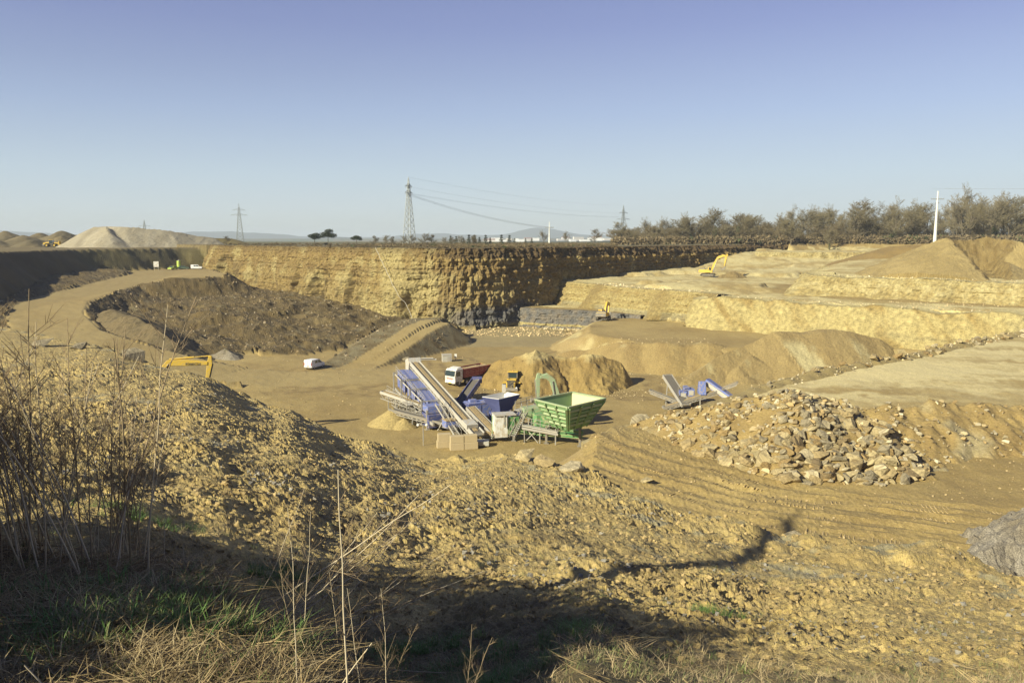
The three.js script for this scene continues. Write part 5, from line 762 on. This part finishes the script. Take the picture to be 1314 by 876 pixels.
{ // tipper truck
  const t = thing('tipper_truck', 'white cab tipper truck with a red body loaded with sand', 'truck', -7.6, ground(-7.6, 137.5) + .02, 137.5, heading(-.66, -.75));
  part('chassis', [box(.9, .3, 8.6, 0, .95, -.2)], M.black, t);
  const cab = part('cab', [prism([[2.55, .75], [4.35, .6], [4.42, 1.7], [4.2, 2.75], [3.9, 2.95], [2.5, 2.95]], 2.42)], M.white, t); part('roof_fairing', [prism([[3.85, 2.95], [2.55, 2.95], [2.6, 3.2], [3.4, 3.12]], 1.9)], M.white, cab);
  part('windscreen', [quadsheet([-1.08, 2.68, 4.26], [1.08, 2.68, 4.26], [1.1, 1.78, 4.45], [-1.1, 1.78, 4.45], .05)], M.glass, cab); for (const s of [-1, 1]) { part('side_window', [prism([[3.95, 1.75], [3.85, 2.55], [3.15, 2.55], [3.15, 1.75]], .04, s * 1.215)], M.glass, cab); part('mirror', [box(.12, .6, .25, s * 1.38, 2.2, 4.2)], M.black, cab); part('headlight', [box(.42, .2, .08, s * .9, .92, 4.41)], M.lamp, cab); part('step', [box(.1, .5, .7, s * 1.2, .6, 3.9)], M.black, cab); }
  part('grille', [box(1.7, .07, .05, 0, 1.42, 4.43), box(1.5, .05, .05, 0, 1.28, 4.43)], M.tailred, cab); part('bumper', [box(2.35, .3, .15, 0, .72, 4.38)], M.white, cab); part('number_plate', [box(.52, .13, .04, 0, .62, 4.48)], M.plate, cab);
  const bd = part('tipper_body', [prism([[-4.3, 1.35], [2.3, 1.35], [2.3, 2.75], [-4.35, 2.75]], .09, -1.2), prism([[-4.3, 1.35], [2.3, 1.35], [2.3, 2.75], [-4.35, 2.75]], .09, 1.2), box(2.4, .12, 6.6, 0, 1.38, -1), box(2.4, 1.6, .1, 0, 2.15, 2.28), box(2.4, 1.35, .1, 0, 2.05, -4.3)], M.red, t);
  for (const s of [-1, 1]) { part('body_rib', Array.from({ length: 6 }, (_, k) => box(.08, 1.35, .12, s * 1.27, 2.03, -4 + k * 1.2)), M.red, bd); part('top_rail', [box(.14, .14, 6.7, s * 1.24, 2.78, -1)], M.red, bd); }
  const lg = new THREE.PlaneGeometry(2.3, 6.5, 12, 26); lg.rotateX(-PI / 2); { const p = lg.attributes.position; for (let i = 0; i < p.count; i++) p.setY(i, 2.55 + .35 * Math.cos(p.getX(i) * 1.2) * (.7 + .5 * noise(p.getZ(i) * .6, 2)) + .12 * noise(p.getX(i) * 2, p.getZ(i) * 2)); lg.translate(0, 0, -1); lg.computeVertexNormals(); } part('sand_load', [lg], M.sand, bd);
  for (const s of [-1, 1]) { for (const z of [3.4, 1.5, -2.3, -3.65]) wheelParts(t, s * 1.02, .52, z, .52, z < 0 ? .55 : .34); part('mudguard', [box(.5, .08, 3, s * 1.02, 1.14, -3)], M.black, t); part('side_tank', [box(.5, .55, 1, s * .95, .8, .2)], M.black, t); }
}
function wheelLoader(label, x, d, turn) {
  const t = thing('wheel_loader', label, 'loader', x, ground(x, d) + .02, d, turn);
  part('engine_hood', [prism([[-3.4, 1.0], [-.9, 1.0], [-.9, 2.25], [-1.6, 2.3], [-3.2, 2.05], [-3.5, 1.7]], 1.5)], M.yellow, t); part('rear_grille', [box(1.1, 1.0, .08, 0, 1.45, -3.52), box(1.4, .3, .1, 0, 2.1, -3.3)], M.black, t); part('grille_bar', [box(.09, 1.1, .05, -.58, 1.45, -3.57), box(.09, 1.1, .05, .58, 1.45, -3.57)], M.yellow, t);
  part('counterweight', [box(2.3, .5, .7, 0, .85, -3.35)], M.greyD, t); part('chassis', [box(1.2, .5, 5.6, 0, .85, -.4)], M.greyD, t);
  const c = part('cab', [prism([[-.9, 1.5], [.7, 1.5], [.85, 2.3], [.55, 3.2], [-.9, 3.2]], 1.5)], M.glass, t); part('cab_roof', [box(1.7, .14, 1.8, 0, 3.27, -.15)], M.yellow, c); part('cab_post', [beam([-.75, 1.5, -.88], [-.75, 3.2, -.88], .1), beam([.75, 1.5, -.88], [.75, 3.2, -.88], .1), beam([-.75, 1.5, .75], [-.75, 3.2, .6], .1), beam([.75, 1.5, .75], [.75, 3.2, .6], .1)], M.greyD, c);
  part('exhaust', [rod([.45, 2.2, -2], [.45, 3.1, -2], .08, 8)], M.black, t); part('beacon', [rod([0, 3.34, -.6], [0, 3.5, -.6], .09, 8)], M.orange, c);
  for (const s of [-1, 1]) { for (const z of [1.35, -1.9]) wheelParts(t, s * 1.12, .82, z, .82, .62, M.yellow); part('mudguard', [box(.75, .1, 1.7, s * 1.12, 1.75, -1.9)], M.yellow, t); part('lift_arm', [prism([[.9, 2.0], [1.3, 2.1], [3.2, 2.0], [3.3, 1.6], [2.6, 1.5], [1.2, 1.6]], .22, s * .5)], M.yellow, t); part('tail_light', [box(.22, .22, .08, s * .95, 1.15, -3.72)], M.lamp, t); }
  part('bucket', [prism([[3.1, .9], [3.3, 2.7], [3.7, 2.75], [3.5, 1.4], [4.7, 1.1], [4.6, .9]], 2.9)], M.yellow, t); return t;
}
wheelLoader('yellow wheel loader seen from behind in front of the sand mound', .2, 131.5, heading(.12, .99));
wheelLoader('tiny yellow loader working among the dark spoil humps far left', -214, 376, heading(1, .2));
function ribbon(P, Wd) { const L = [], R = []; for (let k = 0; k < P.length; k++) { const a = P[Math.max(0, k - 1)], b = P[Math.min(P.length - 1, k + 1)], dx = b[0] - a[0], dy = b[1] - a[1], l = Math.hypot(dx, dy); L.push([P[k][0] - dy / l * Wd[k] / 2, P[k][1] + dx / l * Wd[k] / 2]); R.unshift([P[k][0] + dy / l * Wd[k] / 2, P[k][1] - dx / l * Wd[k] / 2]); } return [...L, ...R]; }
function excavator(name, label, x, y, d, turn, mat, boom, stick, bucketTurn, s = 1, tracks = true) {   // boom, stick: [z, y] points in the machine's plane
  const t = thing(name, label, 'excavator', x, y, d, turn); t.scale.setScalar(s);
  for (const q of [-1, 1]) { const tr = part('track', [prism([[-2.0, .1], [2.0, .1], [2.35, .5], [2.0, .95], [-2.0, .95], [-2.35, .5]], .6, q * 1.25)], M.black, t); part('roller_frame', [box(.62, .3, 3.2, q * 1.25, .5, 0)], M.greyD, tr); }
  part('undercarriage', [box(2, .4, 1.6, 0, .75, 0), rod([0, .9, 0], [0, 1.15, 0], .8, 14)], M.greyD, t);
  part('house', [prism([[-2.7, 1.25], [1.5, 1.25], [1.5, 1.6], [.2, 2.2], [-2.5, 2.3], [-2.85, 2.0], [-2.85, 1.5]], 2.8)], mat, t); part('counterweight', [box(2.75, .95, .6, 0, 1.75, -2.75)], M.greyD, t); part('engine_cover', [box(2.4, .3, 1.6, 0, 2.4, -1.6)], M.greyD, t); part('exhaust', [rod([.7, 2.4, -1.2], [.7, 2.95, -1.2], .08, 8)], M.black, t);
  const c = part('cab', [prism([[0, 1.3], [1.55, 1.3], [1.75, 2.0], [1.35, 2.95], [0, 3.0]], 1.0, .85)], mat, t); part('cab_window', [prism([[.2, 1.95], [1.35, 1.95], [1.2, 2.75], [.2, 2.8]], 1.06, .85)], M.glass, c); part('windscreen', [quadsheet([.45, 2.85, 1.45], [1.25, 2.85, 1.45], [1.28, 1.7, 1.72], [.42, 1.7, 1.72], .04)], M.glass, c); part('cab_roof', [box(1.05, .1, 1.4, .85, 3.03, .65)], M.greyD, c);
  part('boom', [prism(ribbon(boom, boom.map((_, k) => k === 0 ? .45 : k === boom.length - 1 ? .4 : .78)), .5, -.1)], mat, t);
  part('stick', [prism(ribbon(stick, stick.map((_, k) => k === 0 ? .35 : k === 1 ? .62 : .3)), .36, -.1)], mat, t);
  const m = boom[Math.floor(boom.length / 2)], e = boom[boom.length - 1], k0 = stick[0], kE = stick[stick.length - 1];
  for (const q of [-.42, .22]) part('boom_cylinder', [rod([q, 1.5, 1.6], [q, lerp(1.5, m[1], .55), lerp(1.6, m[0], .55)], .13, 8), rod([q, lerp(1.5, m[1], .55), lerp(1.6, m[0], .55)], [q, m[1] - .1, m[0]], .07, 8)], M.steel, t);
  part('stick_cylinder', [rod([-.1, m[1] + .45, m[0] + .1], [-.1, lerp(m[1] + .45, k0[1], .6), lerp(m[0] + .1, k0[0], .6)], .12, 8), rod([-.1, lerp(m[1] + .45, k0[1], .6), lerp(m[0] + .1, k0[0], .6)], [-.1, k0[1], k0[0]], .065, 8)], mat, t);
  const bk = prism([[-.1, .25], [.3, .1], [.55, -.5], [.3, -1.15], [-.35, -1.3], [-.95, -.95], [-.75, -.9], [-.3, -.95], [.1, -.6], [.05, -.2]], 1.3, -.1); bk.rotateX(bucketTurn); bk.translate(0, kE[1], kE[0]); part('bucket', [bk], M.greyD, t);
  part('bucket_link', [rod([-.1, kE[1] + .3, kE[0] + .25], [-.1, kE[1] - .1, kE[0] + .3], .07, 6), rod([-.1, stick[1][1], stick[1][0] + .35], [-.1, kE[1] + .3, kE[0] + .25], .1, 6)], M.greyD, t);
  return t;
}
excavator('excavator', 'yellow excavator with raised boom working on the upper terrace', 65.2, ground(65.2, 268) + .05, 268, heading(.95, -.3), M.yellow, [[1.1, 1.7], [1.9, 3.8], [3.0, 5.9], [4.6, 6.6], [5.6, 6.3]], [[5.9, 7.0], [5.4, 5.9], [5.0, 3.2]], .5, 1.05);
excavator('excavator', 'yellow excavator half hidden on the pit floor by the grey rock face', 23.2, ground(23.2, 203) + .05, 203, heading(.35, .94), M.yellow, [[1.1, 1.7], [1.9, 3.2], [3.2, 4.3], [4.8, 4.2], [6, 3.6]], [[6.2, 4.3], [5.8, 3.4], [5.2, 1.6]], .4, .95);
const nearDigger = excavator('excavator', 'yellow excavator behind the near bank with only boom and stick showing', -44.6, ground(-44.6, 95.5) - .1, 95.5, heading(.98, .2), M.yellow, [[1.1, 1.7], [1.6, 2.9], [3.1, 4.75], [5.0, 4.75], [7.6, 4.6]], [[7.9, 5.5], [7.8, 4.5], [7.3, 1.9]], .3, 1.0);
excavator('excavator', 'green excavator behind the green hopper with arched boom', 7.6, ground(7.6, 107.5) + .05, 107.5, heading(-.97, -.2), M.greenL, [[.9, 1.8], [1.5, 3.8], [2.2, 5.9], [3.0, 6.5], [3.9, 6.4]], [[4.1, 6.9], [4.2, 6.0], [4.1, 3.2]], .2, 1.0);
{ const font = await new FontLoader().loadAsync('fonts/droid/droid_sans_bold.typeface.json'), g = new TextGeometry('KOMATSU', { font, size: .27, depth: .012, curveSegments: 2 }); g.computeBoundingBox(); g.translate(-g.boundingBox.max.x / 2, 0, 0); g.rotateY(-PI / 2); g.rotateX(.03); g.translate(-.365, 4.45, 5.9); part('lettering', [g], M.black, nearDigger, 'dark lettering on the boom'); }
// second screening plant
{
  const b = [27, ground(27, 117), 117], w = from(...b), t = thing('screening_plant', 'blue screening plant with crossing belts behind the bench edge at right', 'screening plant', b[0], b[1], b[2]);
  conveyor(t, w(22.4, .35, 116.4), w(31.2, 3.0, 117), 1.0, { truss: .5, frame: M.greyD, load: .5, legs: [[.6, .1]], gy: 0 });
  conveyor(t, w(25.6, .9, 115.8), w(23.7, 4.4, 121), 1.5, { truss: .4, frame: M.grey, legs: [[.75, .2]], gy: 0 });
  conveyor(t, w(24.6, 1.0, 118.4), w(20.9, 2.3, 119.6), .8, { truss: .45, frame: M.greyD });
  conveyor(t, w(29.5, 2.0, 118.5), w(33.4, 3.9, 117.4), .8, { truss: .4, frame: M.greyD, load: .4, legs: [[.6, .1]], gy: 0 });
  part('chassis', [box(6, .4, 1.8, ...w(27.4, .9, 118))], M.greyD, t); part('engine_box', [box(1.1, 1.3, 1.6, ...w(25.4, 1.9, 118)), box(1.0, 1.1, 1.6, ...w(26.6, 2.3, 118)), box(.7, .5, 1.5, ...w(26.0, 2.9, 118))], M.blue, t);
  part('hopper', [prism([[-.9, 2.2], [.9, 2.2], [.3, 4.1], [-.1, 4.1]], 1.0, w(28.1, 0, 117)[0])], M.blue, t); part('screen_box', [beam(w(29.0, 3.9, 118.2), w(32.2, 1.7, 116.2), 1.3, .9)], M.blue, t); part('screen_edge', [beam(w(28.8, 3.75, 117.4), w(32.0, 1.55, 115.4), .2, .5)], M.greyL, t);
  part('side_window', [box(1.5, .4, .1, ...w(31.4, 1.3, 115.6))], M.greyL, t); for (const x of [24.8, 27.2, 30.4]) part('leg', [box(.3, 1, 1.6, ...w(x, .45, 118))], M.greyD, t); part('engine_door', [box(.8, .8, .06, ...w(25.4, 1.9, 117.15)), box(.7, .7, .06, ...w(26.6, 2.3, 117.15))], M.greyL, t); part('railing', [rod(w(24.6, 3.2, 116.8), w(27.0, 3.4, 116.8), .05, 5), rod(w(24.6, 1.4, 116.8), w(24.6, 3.2, 116.8), .05, 5)], M.greyD, t);
}
// shed, sign, far vehicles
{ const t = thing('site_shed', 'small pale metal shed on the pit floor at the foot of the dark ramp', 'shed', -13.4, ground(-13.4, 163), 163, .2); part('wall', [box(1.9, 1.4, 1.4, 0, .7, 0)], M.wet, t); part('roof', [box(2.0, .12, 1.6, 0, 1.46, 0)], M.greyL, t); part('door', [box(.7, 1.1, .05, .4, .58, .72)], M.grey, t); }
{ const t = thing('sign', 'small pale board on a post right of the metal shed', 'sign', -11.6, ground(-11.6, 163.5), 163.5, 0); part('post', [rod([0, 0, 0], [0, 1.5, 0], .05, 6)], M.grey, t); part('board', [box(.5, .8, .06, 0, 1.1, .06)], M.white, t); }
{ const t = thing('pipe', 'pale pipes lying on the floor left of the metal shed', 'pipe', -17.5, ground(-17.5, 164.5), 164.5, 0); part('tube', [rod([-3.4, .2, 0], [1.8, .2, -.4], .16, 8), rod([-1.6, .5, .1], [1.2, .5, -.1], .12, 8)], M.greyL, t); }
{ const t = thing('sign', 'white information board at the top of the haul road', 'sign', -139.5, ground(-139.5, 316), 316, .2); part('post', [rod([-.7, 0, 0], [-.7, 3.6, 0], .08, 6), rod([.7, 0, 0], [.7, 3.6, 0], .08, 6)], M.grey, t); part('board', [box(1.9, 2.2, .1, 0, 2.5, .1)], M.white, t); }
function car(label, x, d, turn, body) { const t = thing('parked_car', label, 'car', x, ground(x, d) + .02, d, turn); part('body', [prism([[-2.1, .3], [2.1, .3], [2.15, .75], [1.1, .95], [.5, 1.42], [-1.2, 1.45], [-1.9, .98], [-2.15, .85]], 1.75)], body, t); for (const s of [-1, 1]) { part('side_window', [prism([[.95, .95], [.45, 1.36], [-1.1, 1.38], [-1.65, .98]], .03, s * .88)], M.glass, t); for (const z of [-1.3, 1.3]) wheelParts(t, s * .78, .31, z, .31, .2); } part('windscreen', [quadsheet([-.7, 1.4, .55], [.7, 1.4, .55], [.75, .98, 1.08], [-.75, .98, 1.08], .04)], M.glass, t); }
car('dark green car parked beside the far white van', -133.6, 328, heading(1, .2), M.carG);
car('pale lime estate car left of the dark green car', -136.8, 325, heading(-.3, -1), M.lime);
{ const t = thing('fuel_tank', 'upright lime green tank behind the parked cars', 'tank', -136.4, ground(-136.4, 330), 330, 0); part('shell', [rod([0, .2, 0], [0, 3.4, 0], .8, 14)], M.lime, t); part('cap', [rod([0, 3.4, 0], [0, 3.7, 0], .5, 14, .2)], M.greyL, t); part('skid', [box(1.8, .2, 1.8, 0, .1, 0)], M.greyD, t); }
// drain hose hanging down the cliff
{
  const S = smoothPath(WALL, .34), P = []; for (let k = 0; k <= 20; k++) { const f = k / 20, tx = lerp(-38.5, -26.5, f), q = S.reduce((a, c) => Math.abs(c.x - tx) < Math.abs(a.x - tx) && c.x < -19 ? c : a), y = lerp(22.4, 1.8, f), o = CLIFF(q.s, y, clamp((y + 1.5) / 23.8, 0, 1), q) * .3 + 2.0; P.push(V(q.x + q.nx * o, y, -(q.d + q.nd * o))); }
  meta(part('drain_hose', new THREE.TubeGeometry(new THREE.CatmullRomCurve3(P), 60, .07, 6), plain(.40, .37, .31, .7)), 'pale drain hose hanging down the cliff at its corner', 'hose');
}

// ---------- foreground plants ----------
function bladeGeo(seed, n, h, spreadR, w, lean) {   // a tuft of bent blades
  const r = rng(seed), p = [];
  for (let k = 0; k < n; k++) {
    const a = r() * 6.283, q = spreadR * Math.sqrt(r()), x0 = Math.cos(a) * q, z0 = Math.sin(a) * q, b = r() * 6.283, L = h * (.45 + .75 * r()), ln = lean * (.3 + r()), ww = w * (.6 + .7 * r()), sx = -Math.sin(b) * ww / 2, sz = Math.cos(b) * ww / 2;
    const P = t => [x0 + Math.cos(b) * ln * L * t * t, L * t * (1 - .35 * ln * t), z0 + Math.sin(b) * ln * L * t * t], A = P(0), B = P(.5), T = P(1);
    p.push(A[0] - sx, A[1], A[2] - sz, A[0] + sx, A[1], A[2] + sz, B[0] + sx * .8, B[1], B[2] + sz * .8, A[0] - sx, A[1], A[2] - sz, B[0] + sx * .8, B[1], B[2] + sz * .8, B[0] - sx * .8, B[1], B[2] - sz * .8, B[0] - sx * .8, B[1], B[2] - sz * .8, B[0] + sx * .8, B[1], B[2] + sz * .8, ...T);
  }
  const g = new THREE.BufferGeometry(); g.setAttribute('position', new THREE.Float32BufferAttribute(p, 3)); g.computeVertexNormals(); return norm(g);
}
const bladeM = new THREE.MeshPhysicalMaterial({ color: 0xffffff, roughness: .7, side: THREE.DoubleSide, transmission: .25, thickness: 0 });
const strawM = new THREE.MeshStandardMaterial({ color: 0xffffff, roughness: .85, side: THREE.DoubleSide });
function spread(name, label, cat, geo, mat, list) {
  const m = new THREE.InstancedMesh(geo, mat, list.length), q = new THREE.Quaternion(), M4 = new THREE.Matrix4(), cc = new THREE.Color(), up = V(0, 1, 0);
  list.forEach((a, i) => { q.setFromAxisAngle(up, a[6] ?? i * 2.4); if (a[7]) q.multiply(new THREE.Quaternion().setFromEuler(new THREE.Euler(a[7], 0, a[8] || 0))); M4.compose(V(a[0], a[1], a[2]), q, V(a[3], a[3] * (a[5] ?? 1), a[3])); m.setMatrixAt(i, M4); m.setColorAt(i, cc.setRGB(...a[4])); });
  m.name = numbered(name); m.castShadow = m.receiveShadow = true; scene.add(m); return meta(m, label, cat, null, 'stuff');
}
{
  const r = rng(2024), GREEN = [], DRY = [], THATCH = [], SPARSE = [];
  const greenSpots = [[-3.1, 5.6, .8], [-2.2, 5.4, .6], [-3.9, 4.6, .5], [-1.75, 5.1, .5], [-1.1, 8.6, .9], [-.6, 9.6, .9], [-.1, 8.8, .6], [.4, 9.4, .5], [-1.6, 10.5, .8], [-2.2, 12.3, .8], [-1.3, 12.8, .6], [-.7, 11.2, .6], [.9, 11, .5], [-4.4, 5.8, .5],  [-2.9, 4.7, .4], [-4.6, 15.5, .8], [-8.8, 18, 1.2], [4.2, 16, .5]];
  for (const [cx, cd, R] of greenSpots) for (let k = 0; k < 34 * R + 8; k++) { const a = r() * 6.3, q = R * Math.pow(r(), .7), x = cx + Math.cos(a) * q * 1.3, d = cd + Math.sin(a) * q; GREEN.push([x, ground(x, d) - .02, -d, .75 + r() * .6, jit(r() < .8 ? [.12, .22, .04] : [.22, .23, .075], r, .25), 1, r() * 6.3]); }
  for (let k = 0; k < 9000; k++) {   // turf near the viewer: matted straw with some living blades
    const d = 2.4 + 13 * Math.pow(r(), 1.3), x = (r() - .5) * 1.5 * d, n = fbm(x * .5, d * .5, 2), dens = sst(15, 7, d - 3 * n + (x > 1.5 ? 4 : 0)); if (r() > dens || (x > -.4 && r() < (d < 8.5 ? .985 : .6))) continue; const h = ground(x, d);
    if (r() < .16) GREEN.push([x, h - .02, -d, .45 + r() * .5, jit([.16, .22, .05], r, .3), .8, r() * 6.3]); else DRY.push([x, h - .03, -d, .7 + r() * .7, jit(r() < .6 ? [.26, .19, .09] : [.38, .30, .16], r, .3), .55 + r() * .5, r() * 6.3, (r() - .5) * .9, (r() - .5) * .9]);
  }
  for (let k = 0; k < 8000; k++) { const d = 2.2 + 9 * Math.pow(r(), 1.2), x = (r() - .5) * 1.55 * d; if (x > -.5 && r() < .93) continue; const h = ground(x, d); THATCH.push([x, h + .01 + r() * .05, -d, .8 + r() * .9, jit(r() < .5 ? [.34, .26, .13] : [.20, .145, .07], r, .3), 1, r() * 6.3, (r() - .5) * .5, 1.25 + r() * .5]); }
  for (let k = 0; k < 4200; k++) { const d = 6.5 + 30 * Math.pow(r(), 1.4), x = (r() - .5) * 1.4 * d, n = fbm(x * .18 + 7, d * .18, 3); if (n < .02 && r() < .85) continue; const h = ground(x, d); if (ZONE !== Z.bank) continue; SPARSE.push([x, h - .02, -d, .5 + r() * .7, jit(r() < .72 ? [.30, .235, .13] : [.15, .17, .06], r, .3), .7, r() * 6.3, (r() - .5) * .6, (r() - .5) * .6]); }
  spread('grass', 'fresh green grass tufts in the foreground', 'grass', bladeGeo(3, 30, .22, .09, .007, .75), bladeM, GREEN);
  spread('dry_grass', 'matted dry grass tufts on the near knoll', 'grass', bladeGeo(4, 26, .2, .12, .005, 1.1), strawM, DRY);
  spread('straw', 'fallen straw lying over the near turf', 'straw', bladeGeo(5, 8, .36, .06, .0042, .35), strawM, THATCH);
  spread('dry_grass', 'thin dry weeds scattered over the ochre bank', 'grass', bladeGeo(6, 26, .16, .2, .006, .9), strawM, SPARSE);
}
// tall dry weed stalks
const stalkM = [plain(.42, .34, .21, .85), plain(.28, .21, .12, .85), plain(.50, .42, .28, .85)], twigGM = plain(.24, .175, .10, .9);
function stalk(seed, H, lean, dir, rad, branch) {
  const r = rng(seed), pts = []; let x = 0, y = 0, z = 0, a = lean; const n = 7;
  for (let k = 0; k <= n; k++) { pts.push(V(x, y, z)); const L = H / n; x += Math.sin(a) * Math.cos(dir) * L + (r() - .5) * .03 * H / 2; y += Math.cos(a) * L; z += Math.sin(a) * Math.sin(dir) * L + (r() - .5) * .03 * H / 2; a += lean * .12 + (r() - .5) * .08; }
  const c = new THREE.CatmullRomCurve3(pts), g = new THREE.TubeGeometry(c, 14, rad, 5), p = g.attributes.position; // taper
  for (let i = 0; i <= 14; i++) { const q = c.getPointAt(i / 14), f = 1 - .62 * i / 14; for (let j = 0; j <= 5; j++) { const o = i * 6 + j; p.setXYZ(o, q.x + (p.getX(o) - q.x) * f, q.y + (p.getY(o) - q.y) * f, q.z + (p.getZ(o) - q.z) * f); } }
  const tw = []; for (let k = 0; k < branch; k++) { const t = .35 + .6 * r(), q = c.getPointAt(t), b = r() * 6.283, L = H * (.07 + .17 * r()) * (1.15 - t * .6), e = [q.x + Math.cos(b) * L * .6, q.y + L * (.4 + .5 * r()), q.z + Math.sin(b) * L * .6]; tw.push(rod(q.toArray(), e, rad * .42, 4, rad * .2)); if (r() < .75) for (let m = 0; m < 3; m++) tw.push(rod(mid([q.x, q.y, q.z], e, .45 + .4 * r()), [e[0] + (r() - .5) * L * .6, e[1] + r() * L * .4, e[2] + (r() - .5) * L * .6], rad * .28, 3, rad * .12)); }
  return { stem: norm(g), tw: tw.length ? merge(tw) : null };
}
{
  const r = rng(505), P = Array.from({ length: 9 }, (_, k) => stalk(40 + k, 1.9 + r() * .7, .05 + r() * .22, r() * 6.3, .0085, 12 + Math.floor(r() * 10)));
  const put = (S, x, d, s, turn, label, group, m, tip = 0) => { const t = thing('dry_weed', label, 'weed', x, ground(x, d) - .03, d, turn, group); t.rotation.order = 'YXZ'; t.rotation.z = tip; t.scale.setScalar(s); part('stem', S.stem, m, t); if (S.tw) part('side_twigs', S.tw, twigGM, t); };
  const cluster = 'tall bare dry weed stalk in the dense clump at the left edge';
  for (let k = 0; k < 95; k++) { const u = r(), d = 6.3 + 2.2 * r(), x = -d * (.455 + .26 * Math.pow(u, .8)); put(P[k % 9], x, d, .6 + r() * .55, r() * 6.3, cluster, 'dense clump of dry weeds at left', stalkM[k % 3], (r() - .5) * .3); }
  for (let k = 0; k < 15; k++) { const d = 6.2 + 1.4 * r(), x = -d * (.27 + .08 * r()); put(P[(k * 4) % 9], x, d, .55 + r() * .35, PI + (r() - .5) * .8, 'pale dry stalk leaning right beside the dense weed clump', 'leaning pale stalks', stalkM[2], .7 + r() * .45); }
  for (let k = 0; k < 12; k++) { const d = 4.2 + 1.6 * r(), x = -d * (.05 + .28 * r()); put(P[(k * 5) % 9], x, d, .22 + r() * .25, r() * 6.3, 'short dry stalk standing in the shaded grass at the lower middle', 'short stalks in the near grass', stalkM[k % 3], (r() - .5) * .7); }
  const near = (label, x, d, H, lean, dir, rad, br, m, sink) => { const S = stalk(Math.round(H * 100), H, lean, dir, rad, br), t = thing('dry_weed', label, 'weed', x, ground(x, d) - sink, d, 0); part('stem', S.stem, m, t); if (S.tw) part('side_twigs', S.tw, twigGM, t); };
  near('thin upright dry stem rising nearest left of the middle', -.80, 3.55, 1.55, .02, 0, .0062, 2, stalkM[2], .05); near('blurred slanting straw stem at the bottom middle', .17, 2.75, .95, .24, .3, .0085, 3, stalkM[0], .05); near('short slanting dry stem at the bottom left corner', -1.62, 3.05, .75, .3, 3.0, .0065, 0, stalkM[2], .05); near('crooked dry stem at the bottom left of the middle', -1.0, 3.7, .7, .35, .2, .006, 4, stalkM[2], .05);
}
// unseen brambles and leaning tree, added outside the view to shade the foreground
{
  const leafM = new THREE.MeshPhysicalMaterial({ color: col(.07, .09, .03), roughness: .8, side: THREE.DoubleSide, transmission: .2, thickness: 0 }), B = leafClump(71, 1500, 1.15, .85, .17), S = merge(Array.from({ length: 14 }, (_, k) => rod([0, -.9, 0], [Math.cos(k * 2.4) * .8, .5 + .4 * Math.sin(k), Math.sin(k * 2.4) * .8], .014, 4, .006)));
  [[-3.7, .5, 1.0], [-4.6, -.3, 1.2], [-5.9, 1.0, 1.0], [-6.9, .1, 1.3], [-5.3, 1.9, .8], [-6.6, 2.9, 1.45], [-7.4, 4.4, 1.6], [-8.4, 6.1, 1.65], [-9.6, 7.6, 1.75], [-8.6, 4.4, 1.8], [-11, 9.2, 1.7], [-7.9, 3.2, 1.7], [-12.4, 10.6, 1.7]].forEach(([x, d, s], k) => { const t = thing('added_bramble_bush', 'unseen bramble bush added outside the left edge to shade the foreground', 'bush', x, ground(x, d) + .8 * s, d, k, 'added shade brambles left of the viewer'); t.scale.setScalar(s); part('foliage', B, leafM, t); part('stems', S, barkM, t); });
  const P0 = [-8.4, ground(-8.4, 6.4) - .2, 6.4], P1 = [-18.8, 33.4, 12.4], t = thing('added_leaning_tree', 'unseen leaning tree added outside the left edge to cast the pole shadow', 'tree', P0[0], P0[1], P0[2], 0), e = [P1[0] - P0[0], P1[1] - P0[1], -(P1[2] - P0[2])], o3 = [0, 0, 0];  // trunk added and tilted only so its shadow forms the pole strip
  part('trunk', [rod(o3, mid(o3, e, .4), .36, 9, .3), rod(mid(o3, e, .4), e, .3, 9, .22)], barkM, t);
  part('limbs', [rod(e, [e[0] - 1.4, e[1] + .9, e[2] - .3], .12, 6, .05), rod(e, [e[0] - .3, e[1] + 1.3, e[2] - .8], .12, 6, .05), rod(e, [e[0] - 1.2, e[1] + .1, e[2] + .5], .12, 6, .05)], barkM, t);
}
// tread marks pressed into the haul surface
{
  const L = [], r = rng(808);
  RUTS.forEach((T, i) => { for (const o of [-.15, 1.15]) { const S = smoothPath(T.map(p => [p[0], p[1]]), .21); S.forEach(q => { if (noise(q.s * .13 + o * 5, i * 3.7) < .04 || r() < .12) return; const x = q.x + q.nx * o + .25 * noise(q.s * .3, i), d = q.d + q.nd * o + .05 * (r() - .5), h = ground(x, d); if (ZONE !== Z.bench) return; L.push([x, h + .004, -d, .75 + .35 * r(), jit([.40, .295, .13], r, .1), .35 + .5 * r(), Math.atan2(-q.nd, q.nx) * -1 + (r() - .5) * .15, .001, 0]); }); } });
  const bar = new THREE.CylinderGeometry(.03, .06, .6, 5).rotateZ(PI / 2); spread('tread_marks', 'ribbed tyre tread marks on the haul surface below the rubble', 'tracks', norm(bar), new THREE.MeshStandardMaterial({ color: 0xffffff, roughness: .95 }), L);
}

renderer.render(scene, camera);
